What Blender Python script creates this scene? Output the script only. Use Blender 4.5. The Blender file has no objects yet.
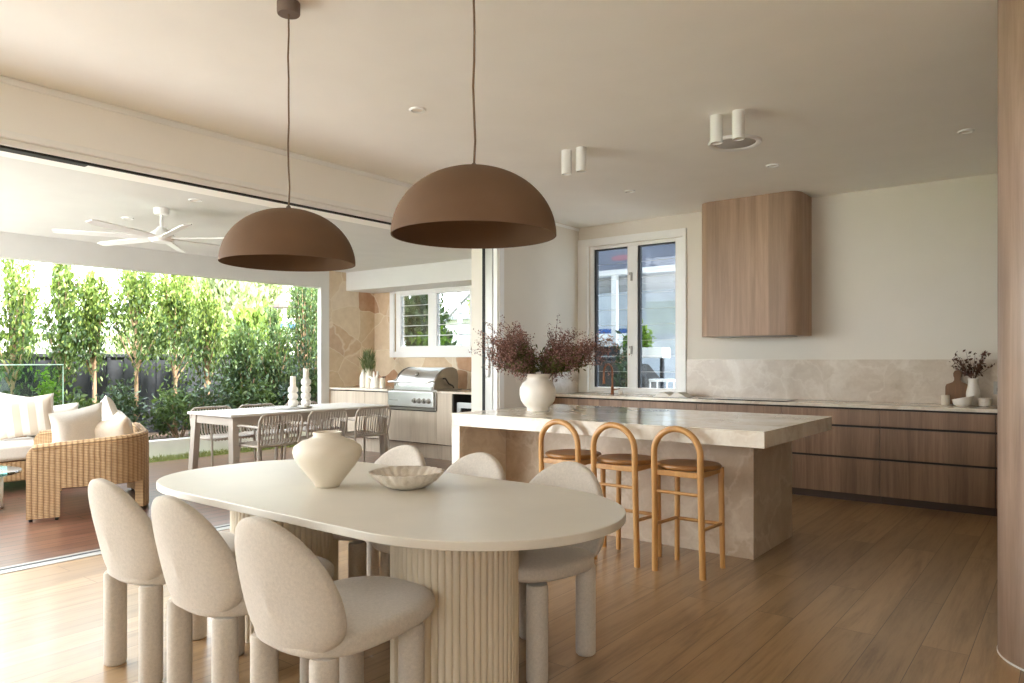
import bpy, math, random
import numpy as np
from mathutils import Vector, Matrix

PI = math.pi
S = bpy.context.scene
COL = S.collection

# ------------------------------------------------------------------ mesh helpers
class MB:
    def __init__(s):
        s.v = []; s.f = []; s.uv = None
    def add(s, V, F, M=None):
        o = len(s.v)
        if M is not None:
            V = [tuple(M @ Vector(p)) for p in V]
        s.v.extend([tuple(p) for p in V])
        s.f.extend([tuple(i + o for i in f) for f in F])
        return s
    def box(s, x0, x1, y0, y1, z0, z1, M=None):
        V = [(x0,y0,z0),(x1,y0,z0),(x1,y1,z0),(x0,y1,z0),(x0,y0,z1),(x1,y0,z1),(x1,y1,z1),(x0,y1,z1)]
        F = [(0,3,2,1),(4,5,6,7),(0,1,5,4),(1,2,6,5),(2,3,7,6),(3,0,4,7)]
        return s.add(V, F, M)
    def prism(s, out, z0, z1, M=None):
        n = len(out)
        V = [(x,y,z0) for x,y in out] + [(x,y,z1) for x,y in out]
        F = [tuple(reversed(range(n))), tuple(range(n, 2*n))]
        F += [(i, (i+1)%n, n+(i+1)%n, n+i) for i in range(n)]
        return s.add(V, F, M)
    def lathe(s, prof, n=48, M=None, capb=True, capt=True):
        V = []; F = []; rings = []
        for r, z in prof:
            if r < 1e-6:
                rings.append([len(V)]); V.append((0,0,z))
            else:
                b = len(V)
                V += [(r*math.cos(2*PI*i/n), r*math.sin(2*PI*i/n), z) for i in range(n)]
                rings.append(list(range(b, b+n)))
        for a, b in zip(rings, rings[1:]):
            if len(a) == 1 and len(b) == 1: continue
            for i in range(n):
                j = (i+1) % n
                if len(a) == 1: F.append((a[0], b[j], b[i]))
                elif len(b) == 1: F.append((a[i], a[j], b[0]))
                else: F.append((a[i], a[j], b[j], b[i]))
        if capb and len(rings[0]) > 1: F.append(tuple(reversed(rings[0])))
        if capt and len(rings[-1]) > 1: F.append(tuple(rings[-1]))
        return s.add(V, F, M)
    def tube(s, path, r, n=10, closed=False, M=None):
        P = [Vector(p) for p in path]; m = len(P)
        R = r if isinstance(r, (list, tuple)) else [r]*m
        T = []
        for i in range(m):
            if closed: t = P[(i+1)%m] - P[(i-1)%m]
            else: t = P[min(i+1, m-1)] - P[max(i-1, 0)]
            T.append(t.normalized())
        u = T[0].orthogonal().normalized()
        if abs(T[0].z) < 0.9:
            u = (Vector((0,0,1)) - T[0]*T[0].z).normalized()
        V = []; F = []
        for i in range(m):
            u = (u - T[i]*u.dot(T[i])).normalized()
            w = T[i].cross(u)
            for k in range(n):
                a = 2*PI*k/n
                V.append(tuple(P[i] + (u*math.cos(a) + w*math.sin(a))*R[i]))
        for i in range(m if closed else m-1):
            j = (i+1) % m
            for k in range(n):
                l = (k+1) % n
                F.append((i*n+k, i*n+l, j*n+l, j*n+k))
        if not closed:
            F.append(tuple(reversed(range(n)))); F.append(tuple(range((m-1)*n, m*n)))
        return s.add(V, F, M)
    def grid(s, fn, nu, nv, M=None, flip=False):
        V = [fn(i/nu, j/nv) for j in range(nv+1) for i in range(nu+1)]
        F = []
        for j in range(nv):
            for i in range(nu):
                a = j*(nu+1)+i
                q = (a, a+1, a+nu+2, a+nu+1)
                F.append(tuple(reversed(q)) if flip else q)
        return s.add(V, F, M)

def finish(me, smooth):
    if smooth:
        me.polygons.foreach_set('use_smooth', [True]*len(me.polygons))
        try: me.set_sharp_from_angle(angle=math.radians(smooth if smooth > 1 else 35))
        except Exception: pass
    me.update()

def obj(name, mb, mat, parent=None, smooth=35, bevel=0, seg=2, world=False, weld=False):
    me = bpy.data.meshes.new(name)
    V = mb.v
    if world and parent is not None:
        L = parent.location
        V = [(x-L.x, y-L.y, z-L.z) for x, y, z in V]
    me.from_pydata(V, [], mb.f)
    if mb.uv is not None:
        uvl = me.uv_layers.new(name='UVMap')
        loops = np.zeros(len(me.loops), dtype=np.int32)
        me.loops.foreach_get('vertex_index', loops)
        uvl.data.foreach_set('uv', np.array(mb.uv, dtype=np.float32)[loops].ravel())
    finish(me, smooth)
    o = bpy.data.objects.new(name, me)
    if mat: me.materials.append(mat)
    COL.objects.link(o)
    if parent is not None: o.parent = parent
    if bevel:
        b = o.modifiers.new('edge', 'BEVEL'); b.width = bevel; b.segments = seg
        b.limit_method = 'ANGLE'; b.angle_limit = math.radians(35); b.harden_normals = True
    return o

def tag(o, label, cat, group=None, kind=None):
    o['label'] = label; o['category'] = cat
    if group: o['group'] = group
    if kind: o['kind'] = kind
    return o

def thing(name, label, cat, loc=(0,0,0), rotz=0.0, group=None):
    o = bpy.data.objects.new(name, None); COL.objects.link(o)
    o.empty_display_size = 0.1
    o.location = loc; o.rotation_euler = (0,0,rotz)
    return tag(o, label, cat, group)

def struct(name, mb, mat, label=None, parent=None, **k):
    o = obj(name, mb, mat, parent, **k)
    if parent is None: o['kind'] = 'structure'
    if label: o['label'] = label
    return o

def dup(root, loc, rotz, label, group=None):
    r = root.copy(); COL.objects.link(r); r.location = loc; r.rotation_euler = (0,0,rotz)
    r['label'] = label
    if group: r['group'] = group
    for ch in list(root.children):
        c = ch.copy(); COL.objects.link(c); c.parent = r
        for g in list(ch.children):
            d = g.copy(); COL.objects.link(d); d.parent = c
    return r

def Rz(a): return Matrix.Rotation(a, 4, 'Z')
def Rx(a): return Matrix.Rotation(a, 4, 'X')
def Ry(a): return Matrix.Rotation(a, 4, 'Y')
def Tr(x, y, z): return Matrix.Translation((x, y, z))
def superell(a, b, n, m=64, cx=0, cy=0):
    out = []
    for i in range(m):
        t = 2*PI*i/m; c, s = math.cos(t), math.sin(t)
        out.append((cx + a*math.copysign(abs(c)**(2/n), c), cy + b*math.copysign(abs(s)**(2/n), s)))
    return out
def roundrect(x0, x1, y0, y1, r, k=8):
    out = []
    for cx, cy, a0 in ((x1-r,y0+r,-PI/2),(x1-r,y1-r,0),(x0+r,y1-r,PI/2),(x0+r,y0+r,PI)):
        for i in range(k+1):
            a = a0 + PI/2*i/k
            out.append((cx+r*math.cos(a), cy+r*math.sin(a)))
    return out

# ------------------------------------------------------------------ materials
def lin(c):
    return tuple((x/255/12.92 if x/255 <= 0.04045 else ((x/255+0.055)/1.055)**2.4) for x in c) + (1.0,)

class NT:
    def __init__(s, name):
        s.m = bpy.data.materials.new(name); s.m.use_nodes = True
        s.t = s.m.node_tree; s.t.nodes.clear()
        s.out = s.n('ShaderNodeOutputMaterial')
    def n(s, typ, ins=None, **attrs):
        x = s.t.nodes.new(typ)
        for k, v in attrs.items(): setattr(x, k, v)
        for k, v in (ins or {}).items():
            if isinstance(v, bpy.types.NodeSocket): s.t.links.new(v, x.inputs[k])
            else: x.inputs[k].default_value = v
        return x
    def bsdf(s, **ins):
        b = s.n('ShaderNodeBsdfPrincipled', ins)
        s.t.links.new(b.outputs[0], s.out.inputs[0]); return b
    def obj(s, scale=(1,1,1), rot=(0,0,0)):
        tc = s.n('ShaderNodeTexCoord')
        return s.n('ShaderNodeMapping', {'Vector': tc.outputs['Object'], 'Scale': scale, 'Rotation': rot}).outputs[0]
    def geo(s, scale=(1,1,1), rot=(0,0,0)):
        g = s.n('ShaderNodeNewGeometry')
        return s.n('ShaderNodeMapping', {'Vector': g.outputs['Position'], 'Scale': scale, 'Rotation': rot}).outputs[0]
    def noise(s, vec, scale, detail=4, rough=0.5, dist=0.0):
        return s.n('ShaderNodeTexNoise', {'Vector': vec, 'Scale': scale, 'Detail': detail, 'Roughness': rough, 'Distortion': dist})
    def ramp(s, fac, stops):
        r = s.n('ShaderNodeValToRGB', {'Fac': fac}); e = r.color_ramp.elements
        while len(e) < len(stops): e.new(0.5)
        for el, (p, c) in zip(e, stops): el.position = p; el.color = c if len(c) == 4 else lin(c)
        return r.outputs[0]
    def mix(s, fac, a, b, mode='MIX'):
        x = s.n('ShaderNodeMix', data_type='RGBA', blend_type=mode)
        for i, v in ((0, fac), (6, a), (7, b)):
            if isinstance(v, bpy.types.NodeSocket): s.t.links.new(v, x.inputs[i])
            else: x.inputs[i].default_value = v
        return x.outputs[2]
    def math(s, op, a, b=0.0):
        x = s.n('ShaderNodeMath', operation=op)
        for i, v in ((0, a), (1, b)):
            if isinstance(v, bpy.types.NodeSocket): s.t.links.new(v, x.inputs[i])
            else: x.inputs[i].default_value = v
        return x.outputs[0]
    def bump(s, h, strength=0.3, dist=0.01):
        return s.n('ShaderNodeBump', {'Height': h, 'Strength': strength, 'Distance': dist}).outputs[0]

def plain(name, c, rough=0.5, metal=0.0, bump=0.0, bscale=200, var=0.04, spec=0.5):
    t = NT(name); v = t.obj()
    nz = t.noise(v, 3.0, 5)
    col = t.ramp(nz.outputs[0], [(0.3, tuple(max(0, x*(1-var)) for x in c)), (0.7, tuple(min(255, x*(1+var)) for x in c))])
    ins = {'Base Color': col, 'Roughness': rough, 'Metallic': metal, 'Specular IOR Level': spec}
    if bump:
        ins['Normal'] = t.bump(t.noise(v, bscale, 3).outputs[0], bump, 0.004)
    t.bsdf(**ins)
    return t.m

def fabric(name, c, scale=260, bump=0.45, var=0.08, stripes=None):
    t = NT(name); v = t.obj()
    nz = t.noise(v, 90, 4, 0.7)
    n2 = t.noise(v, scale*1.6, 2, 0.6)
    hh = t.math('ADD', t.math('MULTIPLY', nz.outputs[0], 0.7), t.math('MULTIPLY', n2.outputs[0], 0.55))
    col = t.ramp(hh, [(0.45, tuple(x*(1-var) for x in c)), (1.0, tuple(min(255, x*(1+var)) for x in c))])
    if stripes:
        w = t.n('ShaderNodeTexWave', {'Vector': v, 'Scale': stripes[1], 'Distortion': 0.0}, bands_direction='X')
        f = t.ramp(w.outputs['Fac'], [(0.42, (0,0,0,1)), (0.5, (1,1,1,1))])
        col = t.mix(f, col, lin(stripes[0]))
    t.bsdf(**{'Base Color': col, 'Roughness': 0.9, 'Specular IOR Level': 0.15, 'Sheen Weight': 0.25, 'Sheen Roughness': 0.5,
              'Normal': t.bump(hh, bump, 0.0015)})
    return t.m

def wood(name, c1, c2, axis='Z', scale=1.0, rough=0.5, band=14, coat=0.0, panel=0.0):
    """grain runs along axis; panel = board width for tonal changes across the face"""
    t = NT(name)
    sc = {'Z': (band, band, 0.7), 'X': (0.7, band, band), 'Y': (band, 0.7, band)}[axis]
    v = t.obj(tuple(x*scale for x in sc))
    n1 = t.noise(v, 1.0, 6, 0.6, 0.6)
    n2 = t.noise(v, 7.0, 4, 0.7)
    f = t.math('ADD', t.math('MULTIPLY', n1.outputs[0], 0.75), t.math('MULTIPLY', n2.outputs[0], 0.25))
    col = t.ramp(f, [(0.32, c1), (0.68, c2)])
    if panel:
        g = t.geo()
        sep = t.n('ShaderNodeSeparateXYZ', {'Vector': g})
        k = t.math('FLOOR', t.math('DIVIDE', t.math('ADD', sep.outputs[0], t.math('MULTIPLY', sep.outputs[1], 1.0)), panel))
        wn = t.n('ShaderNodeTexWhiteNoise', {'W': k}, noise_dimensions='1D')
        col = t.mix(0.9, col, t.ramp(wn.outputs['Value'], [(0.0, (0.74,0.73,0.72,1)), (1.0, (1.08,1.08,1.08,1))]), 'MULTIPLY')
    t.bsdf(**{'Base Color': col, 'Roughness': rough, 'Coat Weight': coat, 'Coat Roughness': 0.25, 'Normal': t.bump(f, 0.12, 0.002)})
    return t.m

def floorboards(name, w, l, c, c_dark, gap, rough, coat, mortar=0.004, spec=0.5):
    t = NT(name)
    v = t.geo((1,1,1), (0,0,PI/2))
    br = t.n('ShaderNodeTexBrick', {'Vector': v, 'Color1': (0,0,0,1), 'Color2': (1,1,1,1), 'Mortar': (0.5,0.5,0.5,1), 'Scale': 1.0,
             'Mortar Size': mortar, 'Mortar Smooth': 0.1, 'Bias': 0.0, 'Brick Width': l, 'Row Height': w}, offset=0.37, offset_frequency=2)
    g = t.geo((9, 0.55, 1))
    off = t.n('ShaderNodeVectorMath', {0: g, 1: t.n('ShaderNodeVectorMath', {0: br.outputs['Color'], 1: (7.0, 13.0, 5.0)}, operation='MULTIPLY').outputs[0]}, operation='ADD').outputs[0]
    n1 = t.noise(off, 1.3, 7, 0.62, 1.2)
    n2 = t.noise(off, 9, 4, 0.7)
    f = t.math('ADD', t.math('MULTIPLY', n1.outputs[0], 0.7), t.math('MULTIPLY', n2.outputs[0], 0.3))
    col = t.ramp(f, [(0.3, c_dark), (0.52, c), (0.75, tuple(min(255, x*1.08) for x in c))])
    tone = t.ramp(br.outputs['Color'], [(0.0, (0.76,0.75,0.74,1)), (1.0, (1.1,1.1,1.1,1))])
    col = t.mix(0.85, col, tone, 'MULTIPLY')
    col = t.mix(br.outputs['Fac'], col, lin(gap))
    kn = t.n('ShaderNodeTexVoronoi', {'Vector': t.geo((2.2, 0.8, 1)), 'Scale': 1.0})
    kf = t.ramp(kn.outputs['Distance'], [(0.0, (1,1,1,1)), (0.035, (0,0,0,1))])
    col = t.mix(t.math('MULTIPLY', kf, 0.55), col, lin(tuple(x*0.5 for x in c_dark)))
    t.bsdf(**{'Base Color': col, 'Roughness': rough, 'Coat Weight': coat, 'Coat Roughness': 0.22, 'Specular IOR Level': spec,
              'Normal': t.bump(t.math('SUBTRACT', t.math('MULTIPLY', f, 0.3), br.outputs['Fac']), 0.25, 0.002)})
    return t.m

def stone(name, base, vein, light, rough=0.25, scale=1.0):
    t = NT(name); v = t.geo((scale, scale, scale))
    warp = t.noise(v, 1.6, 5, 0.6)
    vv = t.n('ShaderNodeVectorMath', {0: v, 1: t.n('ShaderNodeVectorMath', {0: warp.outputs['Color'], 1: (0.9,0.9,0.9)}, operation='MULTIPLY').outputs[0]}, operation='ADD').outputs[0]
    n1 = t.noise(vv, 2.3, 7, 0.6, 0.4)
    col = t.ramp(n1.outputs[0], [(0.3, vein), (0.5, base), (0.72, light)])
    vo = t.n('ShaderNodeTexVoronoi', {'Vector': vv, 'Scale': 2.1}, feature='DISTANCE_TO_EDGE')
    vf = t.ramp(vo.outputs['Distance'], [(0.0, (1,1,1,1)), (0.05, (0,0,0,1))])
    col = t.mix(t.math('MULTIPLY', vf, 0.42), col, lin(light))
    t.bsdf(**{'Base Color': col, 'Roughness': rough, 'Specular IOR Level': 0.5})
    return t.m

def crazy_stone(name):
    t = NT(name); g = t.geo((1,1,1))
    warp = t.noise(g, 2.2, 3)
    v = t.n('ShaderNodeVectorMath', {0: g, 1: t.n('ShaderNodeVectorMath', {0: warp.outputs['Color'], 1: (0.22,0.22,0.22)}, operation='MULTIPLY').outputs[0]}, operation='ADD').outputs[0]
    vo = t.n('ShaderNodeTexVoronoi', {'Vector': v, 'Scale': 2.5}, feature='DISTANCE_TO_EDGE')
    vc = t.n('ShaderNodeTexVoronoi', {'Vector': v, 'Scale': 2.5}, feature='F1')
    sep = t.n('ShaderNodeSeparateColor', {'Color': vc.outputs['Color']})
    col = t.ramp(sep.outputs[0], [(0.0, (206,184,152)), (0.3, (222,205,178)), (0.55, (200,170,136)), (0.74, (230,216,194)), (0.9, (174,130,96))])
    n = t.noise(g, 9, 6, 0.65)
    col = t.mix(0.22, col, t.ramp(n.outputs[0], [(0.3, (170,140,110)), (0.7, (232,216,190))]))
    gr = t.ramp(vo.outputs['Distance'], [(0.0, (1,1,1,1)), (0.03, (0,0,0,1))])
    col = t.mix(t.math('MULTIPLY', gr, 0.7), col, lin((230,218,196)))
    h = t.math('SUBTRACT', t.math('MULTIPLY', n.outputs[0], 0.4), gr)
    t.bsdf(**{'Base Color': col, 'Roughness': 0.85, 'Normal': t.bump(h, 0.5, 0.008)})
    return t.m

def leafmat(name, stops, rough=0.45, trans=0.4):
    t = NT(name)
    g = t.n('ShaderNodeNewGeometry')
    col = t.ramp(g.outputs['Random Per Island'], stops)
    d = t.n('ShaderNodeBsdfPrincipled', {'Base Color': col, 'Roughness': rough, 'Specular IOR Level': 0.35})
    tcol = t.mix(0.3, col, lin((170,190,80)))
    tr = t.n('ShaderNodeBsdfTranslucent', {'Color': tcol})
    mx = t.n('ShaderNodeMixShader', {0: trans, 1: d.outputs[0], 2: tr.outputs[0]})
    t.t.links.new(mx.outputs[0], t.out.inputs[0])
    return t.m

def glass(name, tint=(245,250,248), refl=0.5):
    t = NT(name)
    fr = t.n('ShaderNodeFresnel', {'IOR': 1.45})
    tp = t.n('ShaderNodeBsdfTransparent', {'Color': lin(tint)})
    gl = t.n('ShaderNodeBsdfGlossy', {'Color': (1,1,1,1), 'Roughness': 0.01})
    mx = t.n('ShaderNodeMixShader', {0: t.math('MULTIPLY', fr.outputs[0], refl), 1: tp.outputs[0], 2: gl.outputs[0]})
    t.t.links.new(mx.outputs[0], t.out.inputs[0])
    return t.m

def wicker(name, c1, c2, dark):
    t = NT(name)
    uv = t.n('ShaderNodeTexCoord').outputs['UV']
    br = t.n('ShaderNodeTexBrick', {'Vector': uv, 'Color1': (0,0,0,1), 'Color2': (1,1,1,1), 'Mortar': (0,0,0,1), 'Scale': 1.0, 'Mortar Size': 0.0028,
             'Mortar Smooth': 0.7, 'Brick Width': 0.04, 'Row Height': 0.013}, offset=0.0)
    wv = t.n('ShaderNodeTexWave', {'Vector': uv, 'Scale': 7.8, 'Distortion': 0.6, 'Detail': 1.0}, bands_direction='X')
    nz = t.noise(uv, 14, 5, 0.7)
    col = t.ramp(t.math('ADD', t.math('MULTIPLY', wv.outputs['Fac'], 0.5), t.math('MULTIPLY', nz.outputs[0], 0.6)), [(0.25, c1), (0.8, c2)])
    col = t.mix(0.25, col, t.ramp(br.outputs['Color'], [(0, c1), (1, c2)]))
    col = t.mix(t.math('MULTIPLY', br.outputs['Fac'], 0.75), col, lin(dark))
    h = t.math('SUBTRACT', t.math('MULTIPLY', wv.outputs['Fac'], 0.5), br.outputs['Fac'])
    t.bsdf(**{'Base Color': col, 'Roughness': 0.7, 'Normal': t.bump(h, 0.6, 0.006)})
    return t.m

M = {}
M['paint'] = plain('wall_paint', (230,224,212), 0.85, var=0.006, spec=0.2)
M['ceil'] = plain('ceiling_paint', (249,247,241), 0.9, var=0.006, spec=0.15)
M['white'] = plain('white_paint', (240,240,238), 0.55, var=0.008)
M['extwhite'] = plain('exterior_white_paint', (218,217,213), 0.8, var=0.01)
M['trim'] = plain('trim_enamel', (246,246,243), 0.4, var=0.006)
M['black'] = plain('black_rubber', (26,25,24), 0.6)
M['dark'] = plain('dark_recess', (54,46,40), 0.7)
M['darkmetal'] = plain('dark_metal_fence', (52,54,58), 0.65, var=0.1)
M['kick'] = plain('dark_walnut_kick', (84,66,54), 0.6)
M['steel'] = plain('stainless_steel', (224,224,222), 0.33, 1.0, var=0.02)
M['greysteel'] = plain('satin_grey_steel', (140,134,126), 0.42, 0.85, var=0.03)
M['alu'] = plain('grey_aluminium', (176,174,168), 0.45, 0.6, var=0.02)
M['floor'] = floorboards('oak_floorboards', 0.19, 1.9, (166,135,97), (126,97,65), (100,76,52), 0.36, 0.5, 0.0018)
M['deck'] = floorboards('hardwood_deck_boards', 0.135, 2.6, (112,75,58), (80,53,42), (38,27,22), 0.30, 0.5, 0.007)
M['stone_top'] = stone('cream_quartzite', (222,211,194), (196,180,160), (238,232,220), 0.12, 1.2)
M['stone_base'] = stone('cream_quartzite_shaded', (194,174,150), (172,148,122), (222,208,188), 0.35, 0.9)  # same stone as the top, browner, with the base's shade painted in
M['stone_splash'] = stone('mottled_quartzite_splash', (204,190,172), (184,166,146), (224,214,200), 0.3, 1.1)
M['walnut'] = wood('walnut_veneer', (126,98,78), (172,140,112), 'Z', 1.0, 0.5, 16, panel=0.145)
M['walnut_hood'] = wood('hood_walnut_veneer', (154,125,102), (194,163,137), 'Z', 1.0, 0.5, 16, panel=0.13)
M['walnut_col'] = wood('column_walnut_veneer', (138,114,96), (182,156,136), 'Z', 1.0, 0.36, 14, coat=0.35, panel=0.11)
M['palewood'] = wood('pale_timber_laminate', (186,170,150), (210,196,176), 'Z', 1.0, 0.6, 18)
M['stool'] = wood('honey_oak', (178,126,68), (208,160,98), 'Z', 1.0, 0.38, 10, coat=0.2)
M['stoolseat'] = wood('honey_oak_seat', (132,88,46), (166,118,66), 'X', 1.0, 0.36, 10, coat=0.25)
M['board'] = wood('chopping_board_walnut', (92,64,38), (142,100,60), 'Z', 1.0, 0.5, 14)
M['tabletop'] = plain('cream_lacquer_table', (208,201,187), 0.36, var=0.02)
M['flute'] = plain('cream_fluted_base', (214,200,176), 0.6, var=0.02, bump=0.1, bscale=300)
M['linen'] = fabric('oatmeal_linen', (198,188,174))
M['cushion'] = fabric('cream_cushion', (214,206,195), 300, 0.3, 0.05)
M['cushion_stripe'] = fabric('striped_cushion', (216,208,198), 300, 0.3, 0.04, stripes=((188,173,155), 2.3))
M['cushion_tan'] = fabric('tan_cushion', (206,190,170), 300, 0.3, 0.06)
M['shade'] = plain('terracotta_brown_shade', (112,87,66), 0.8, var=0.05, bump=0.15, bscale=120, spec=0.25)
M['cord'] = plain('brown_cord', (120,98,78), 0.8)
M['canopy'] = plain('canopy_brown', (112,96,86), 0.6)
M['ceramic'] = plain('matt_cream_ceramic', (224,214,196), 0.6, var=0.03, bump=0.12, bscale=60)
M['ceramic_w'] = plain('white_ceramic', (236,230,220), 0.4, var=0.02)
M['travertine'] = stone('travertine_dish', (220,211,197), (200,188,172), (238,231,220), 0.45, 6.0)
M['copper'] = plain('brushed_copper', (132,86,60), 0.35, 1.0, var=0.04)
M['cook'] = plain('black_ceramic_glass', (28,27,28), 0.06, var=0.0)
M['outwhite'] = plain('powder_coated_taupe', (178,167,154), 0.5, var=0.02)
M['outtop'] = plain('pale_outdoor_top', (226,222,216), 0.45, var=0.02)
M['wicker'] = wicker('woven_rattan', (172,134,92), (206,174,130), (96,66,42))
M['plasterwhite'] = plain('white_rendered_plaster', (236,235,230), 0.85, var=0.03, bump=0.2, bscale=80)
M['candle'] = plain('candle_wax', (236,228,212), 0.5)
M['bark'] = plain('pale_bark', (150,124,96), 0.85, var=0.15, bump=0.4, bscale=40)
M['soil'] = plain('garden_mulch', (74,58,44), 0.95, var=0.3, bump=0.6, bscale=40)
M['grassm'] = leafmat('lawn_blades', [(0, (104,112,66)), (0.5, (134,136,86)), (1, (166,160,112))], 0.6, 0.3)
M['lawn'] = plain('lawn_turf', (120,132,66), 0.95, var=0.2)
M['concrete'] = plain('pale_concrete', (198,197,194), 0.8, var=0.05)
M['leaf_lime'] = leafmat('yellow_green_leaves', [(0, (72,94,42)), (0.45, (104,126,56)), (0.8, (134,152,74)), (1, (168,178,110))], 0.45, 0.32)
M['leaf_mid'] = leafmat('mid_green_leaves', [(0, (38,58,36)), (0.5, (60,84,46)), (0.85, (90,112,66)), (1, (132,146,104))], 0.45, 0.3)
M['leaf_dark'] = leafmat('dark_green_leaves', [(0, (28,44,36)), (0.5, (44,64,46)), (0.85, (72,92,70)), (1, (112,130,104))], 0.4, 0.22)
M['leaf_pale'] = leafmat('pale_olive_leaves', [(0, (104,116,78)), (0.5, (136,148,104)), (1, (180,184,146))], 0.5, 0.3)
M['leaf_hot'] = leafmat('bright_lime_leaves', [(0, (86,129,21)), (0.5, (108,148,28)), (1, (136,162,57))], 0.4, 0.5)
M['plum'] = leafmat('plum_blossom', [(0, (92,58,56)), (0.35, (128,84,82)), (0.7, (156,110,106)), (1, (184,146,136))], 0.8, 0.2)
M['plumgreen'] = leafmat('dusky_green_foliage', [(0, (54,56,26)), (0.5, (82,84,40)), (1, (112,108,58))], 0.7, 0.2)
M['twig'] = plain('dark_twig', (92,64,48), 0.8)
M['dried'] = leafmat('dried_russet_leaves', [(0, (70,46,40)), (0.5, (98,66,58)), (1, (128,92,80))], 0.8, 0.1)
M['glass'] = glass('clear_glass')
M['glass_dim'] = glass('view_dimming_glass', (196,201,205))  # grey tint added to dim the bright view through the kitchen louvres
M['glass_dim_pale'] = glass('pale_view_dimming_glass', (222,226,228))  # weaker tint added to tone down the glare behind the barbecue
M['glass_green'] = glass('pool_fence_glass', (226,240,232), 0.8)
M['glass_edge'] = plain('polished_glass_edge', (196,226,206), 0.2)
M['glass_teal'] = glass('teal_table_glass', (170,214,212), 1.0)
M['crazy'] = crazy_stone('crazy_paved_sandstone')
M['blush'] = plain('faded_blush_canvas', (96,80,75), 0.9)
M['paper'] = plain('book_paper', (232,228,220), 0.8)
M['greybook'] = plain('grey_book_cover', (126,126,124), 0.5)
M['awning'] = plain('slate_blue_awning', (124,130,146), 0.8, var=0.06)
M['bluepaint'] = plain('blue_painted_band', (44,90,158), 0.6)
M['palesheet'] = plain('pale_roof_sheet', (186,194,202), 0.6, var=0.06)
M['slatgrey'] = plain('charcoal_slat_fence', (50,53,59), 0.7, var=0.08)
M['roofgrey'] = plain('grey_roof', (160,160,160), 0.7, var=0.08)
M['terracotta'] = plain('pink_brick', (214,178,156), 0.9, var=0.08)
M['speakergrey'] = plain('grey_speaker_mesh', (186,183,180), 0.7, bump=0.4, bscale=500)
M['lens'] = plain('frosted_lamp_lens', (246,240,226), 0.3)

# ------------------------------------------------------------------ room shell
CEIL = 2.99; BX = -5.02; BO = -5.47; WY = 7.86; AC = 2.65; RX = 3.3; RY = -3.2
struct('floor', MB().box(BO+0.12, RX+0.2, RY-0.2, WY+0.2, -0.12, 0.0), M['floor'], 'wide oak plank floor of the kitchen and dining room', smooth=0)
struct('ceiling', MB().box(BO, RX+0.2, RY-0.2, WY+0.2, CEIL, CEIL+0.25), M['ceil'], 'flat warm white ceiling over kitchen and dining', smooth=0)
# kitchen back wall with window opening
wx0, wx1, wz0, wz1 = -4.87, -3.60, 0.905, 2.735
b = MB()
b.box(BX-0.2, wx0, WY, WY+0.2, 0, CEIL).box(wx1, RX+0.2, WY, WY+0.2, 0, CEIL)
b.box(wx0, wx1, WY, WY+0.2, 0, wz0).box(wx0, wx1, WY, WY+0.2, wz1, CEIL)
struct('wall_back', b, M['paint'], 'white kitchen wall behind the range hood', smooth=0)
# left wall between sliding door and kitchen corner, head beam over the opening
OY0, OY1 = -3.0, 6.30
struct('wall_left', MB().box(BO, BX, OY1, WY+0.2, 0, CEIL), M['paint'], 'plain wall between sliding door and kitchen window', smooth=0)
struct('wall_left_header', MB().box(BO, BX, OY0, OY1, 2.62, CEIL), M['ceil'], 'deep header beam above the sliding door opening', smooth=0)
struct('wall_left_rear', MB().box(BO, BX, RY-0.2, OY0, 0, CEIL), M['paint'], smooth=0)
# wall behind the camera and on the right, with big windows that feed the room
b = MB()
b.box(BO, -0.2, RY-0.2, RY, 0, CEIL).box(2.2, RX+0.2, RY-0.2, RY, 0, CEIL).box(-0.2, 2.2, RY-0.2, RY, 0, 1.3).box(-0.2, 2.2, RY-0.2, RY, 2.4, CEIL)
struct('wall_front', b, M['paint'], smooth=0)
b = MB()
b.box(RX, RX+0.2, RY, WY, 0, CEIL)
struct('wall_right', b, M['paint'], smooth=0)
# trims on the beam
struct('trim_1', MB().box(BX, BX+0.012, OY0, WY, CEIL-0.045, CEIL-0.012), M['trim'], 'slim cornice strip along the header beam', bevel=0.003)
b = MB(); b.box(BX, BX+0.042, OY0, 6.30, 2.618, 2.662); b.box(BX, BX+0.02, OY0, 6.30, 2.577, 2.618)
b.box(BX, BX+0.03, 6.215, 6.30, 0, 2.618); b.box(BX, BX+0.018, 6.19, 6.215, 0, 2.577)
struct('trim_2', b, M['trim'], 'cream moulded casing around the sliding door opening', bevel=0.006, seg=3)
# sliding door: head track, floor track, jamb seals, stacked stile, handle
b = MB().box(-5.047, -5.022, OY0, 6.18, 2.564, 2.63).box(-5.11, -5.047, OY0, 2.05, 2.566, 2.63)
d1 = struct('door_1', b, M['black'], 'sliding door tracks and jamb of the wide opening to the deck', smooth=0)
obj('track', MB().box(-5.318, -5.278, OY0, 6.28, -0.02, 0.003), M['black'], d1, smooth=0)
obj('sill', MB().box(-5.352, -5.318, OY0, 6.29, -0.02, 0.004).box(-5.278, -5.20, OY0, 6.29, -0.02, 0.004), M['alu'], d1, smooth=0)
obj('stile', MB().box(-5.25, -5.13, 6.262, 6.298, 0.0, 2.60), M['alu'], d1, bevel=0.004)
obj('seal', MB().box(-5.285, -5.262, 6.27, 6.298, 0.0, 2.61).box(-5.245, -5.236, 6.255, 6.262, 0, 2.6), M['black'], d1, smooth=0)
obj('jamb', MB().box(-5.125, -5.07, 6.27, 6.298, 0.0, 2.62).box(-5.05, -5.022, 6.27, 6.298, 0, 2.62), M['trim'], d1, bevel=0.004)
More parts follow.
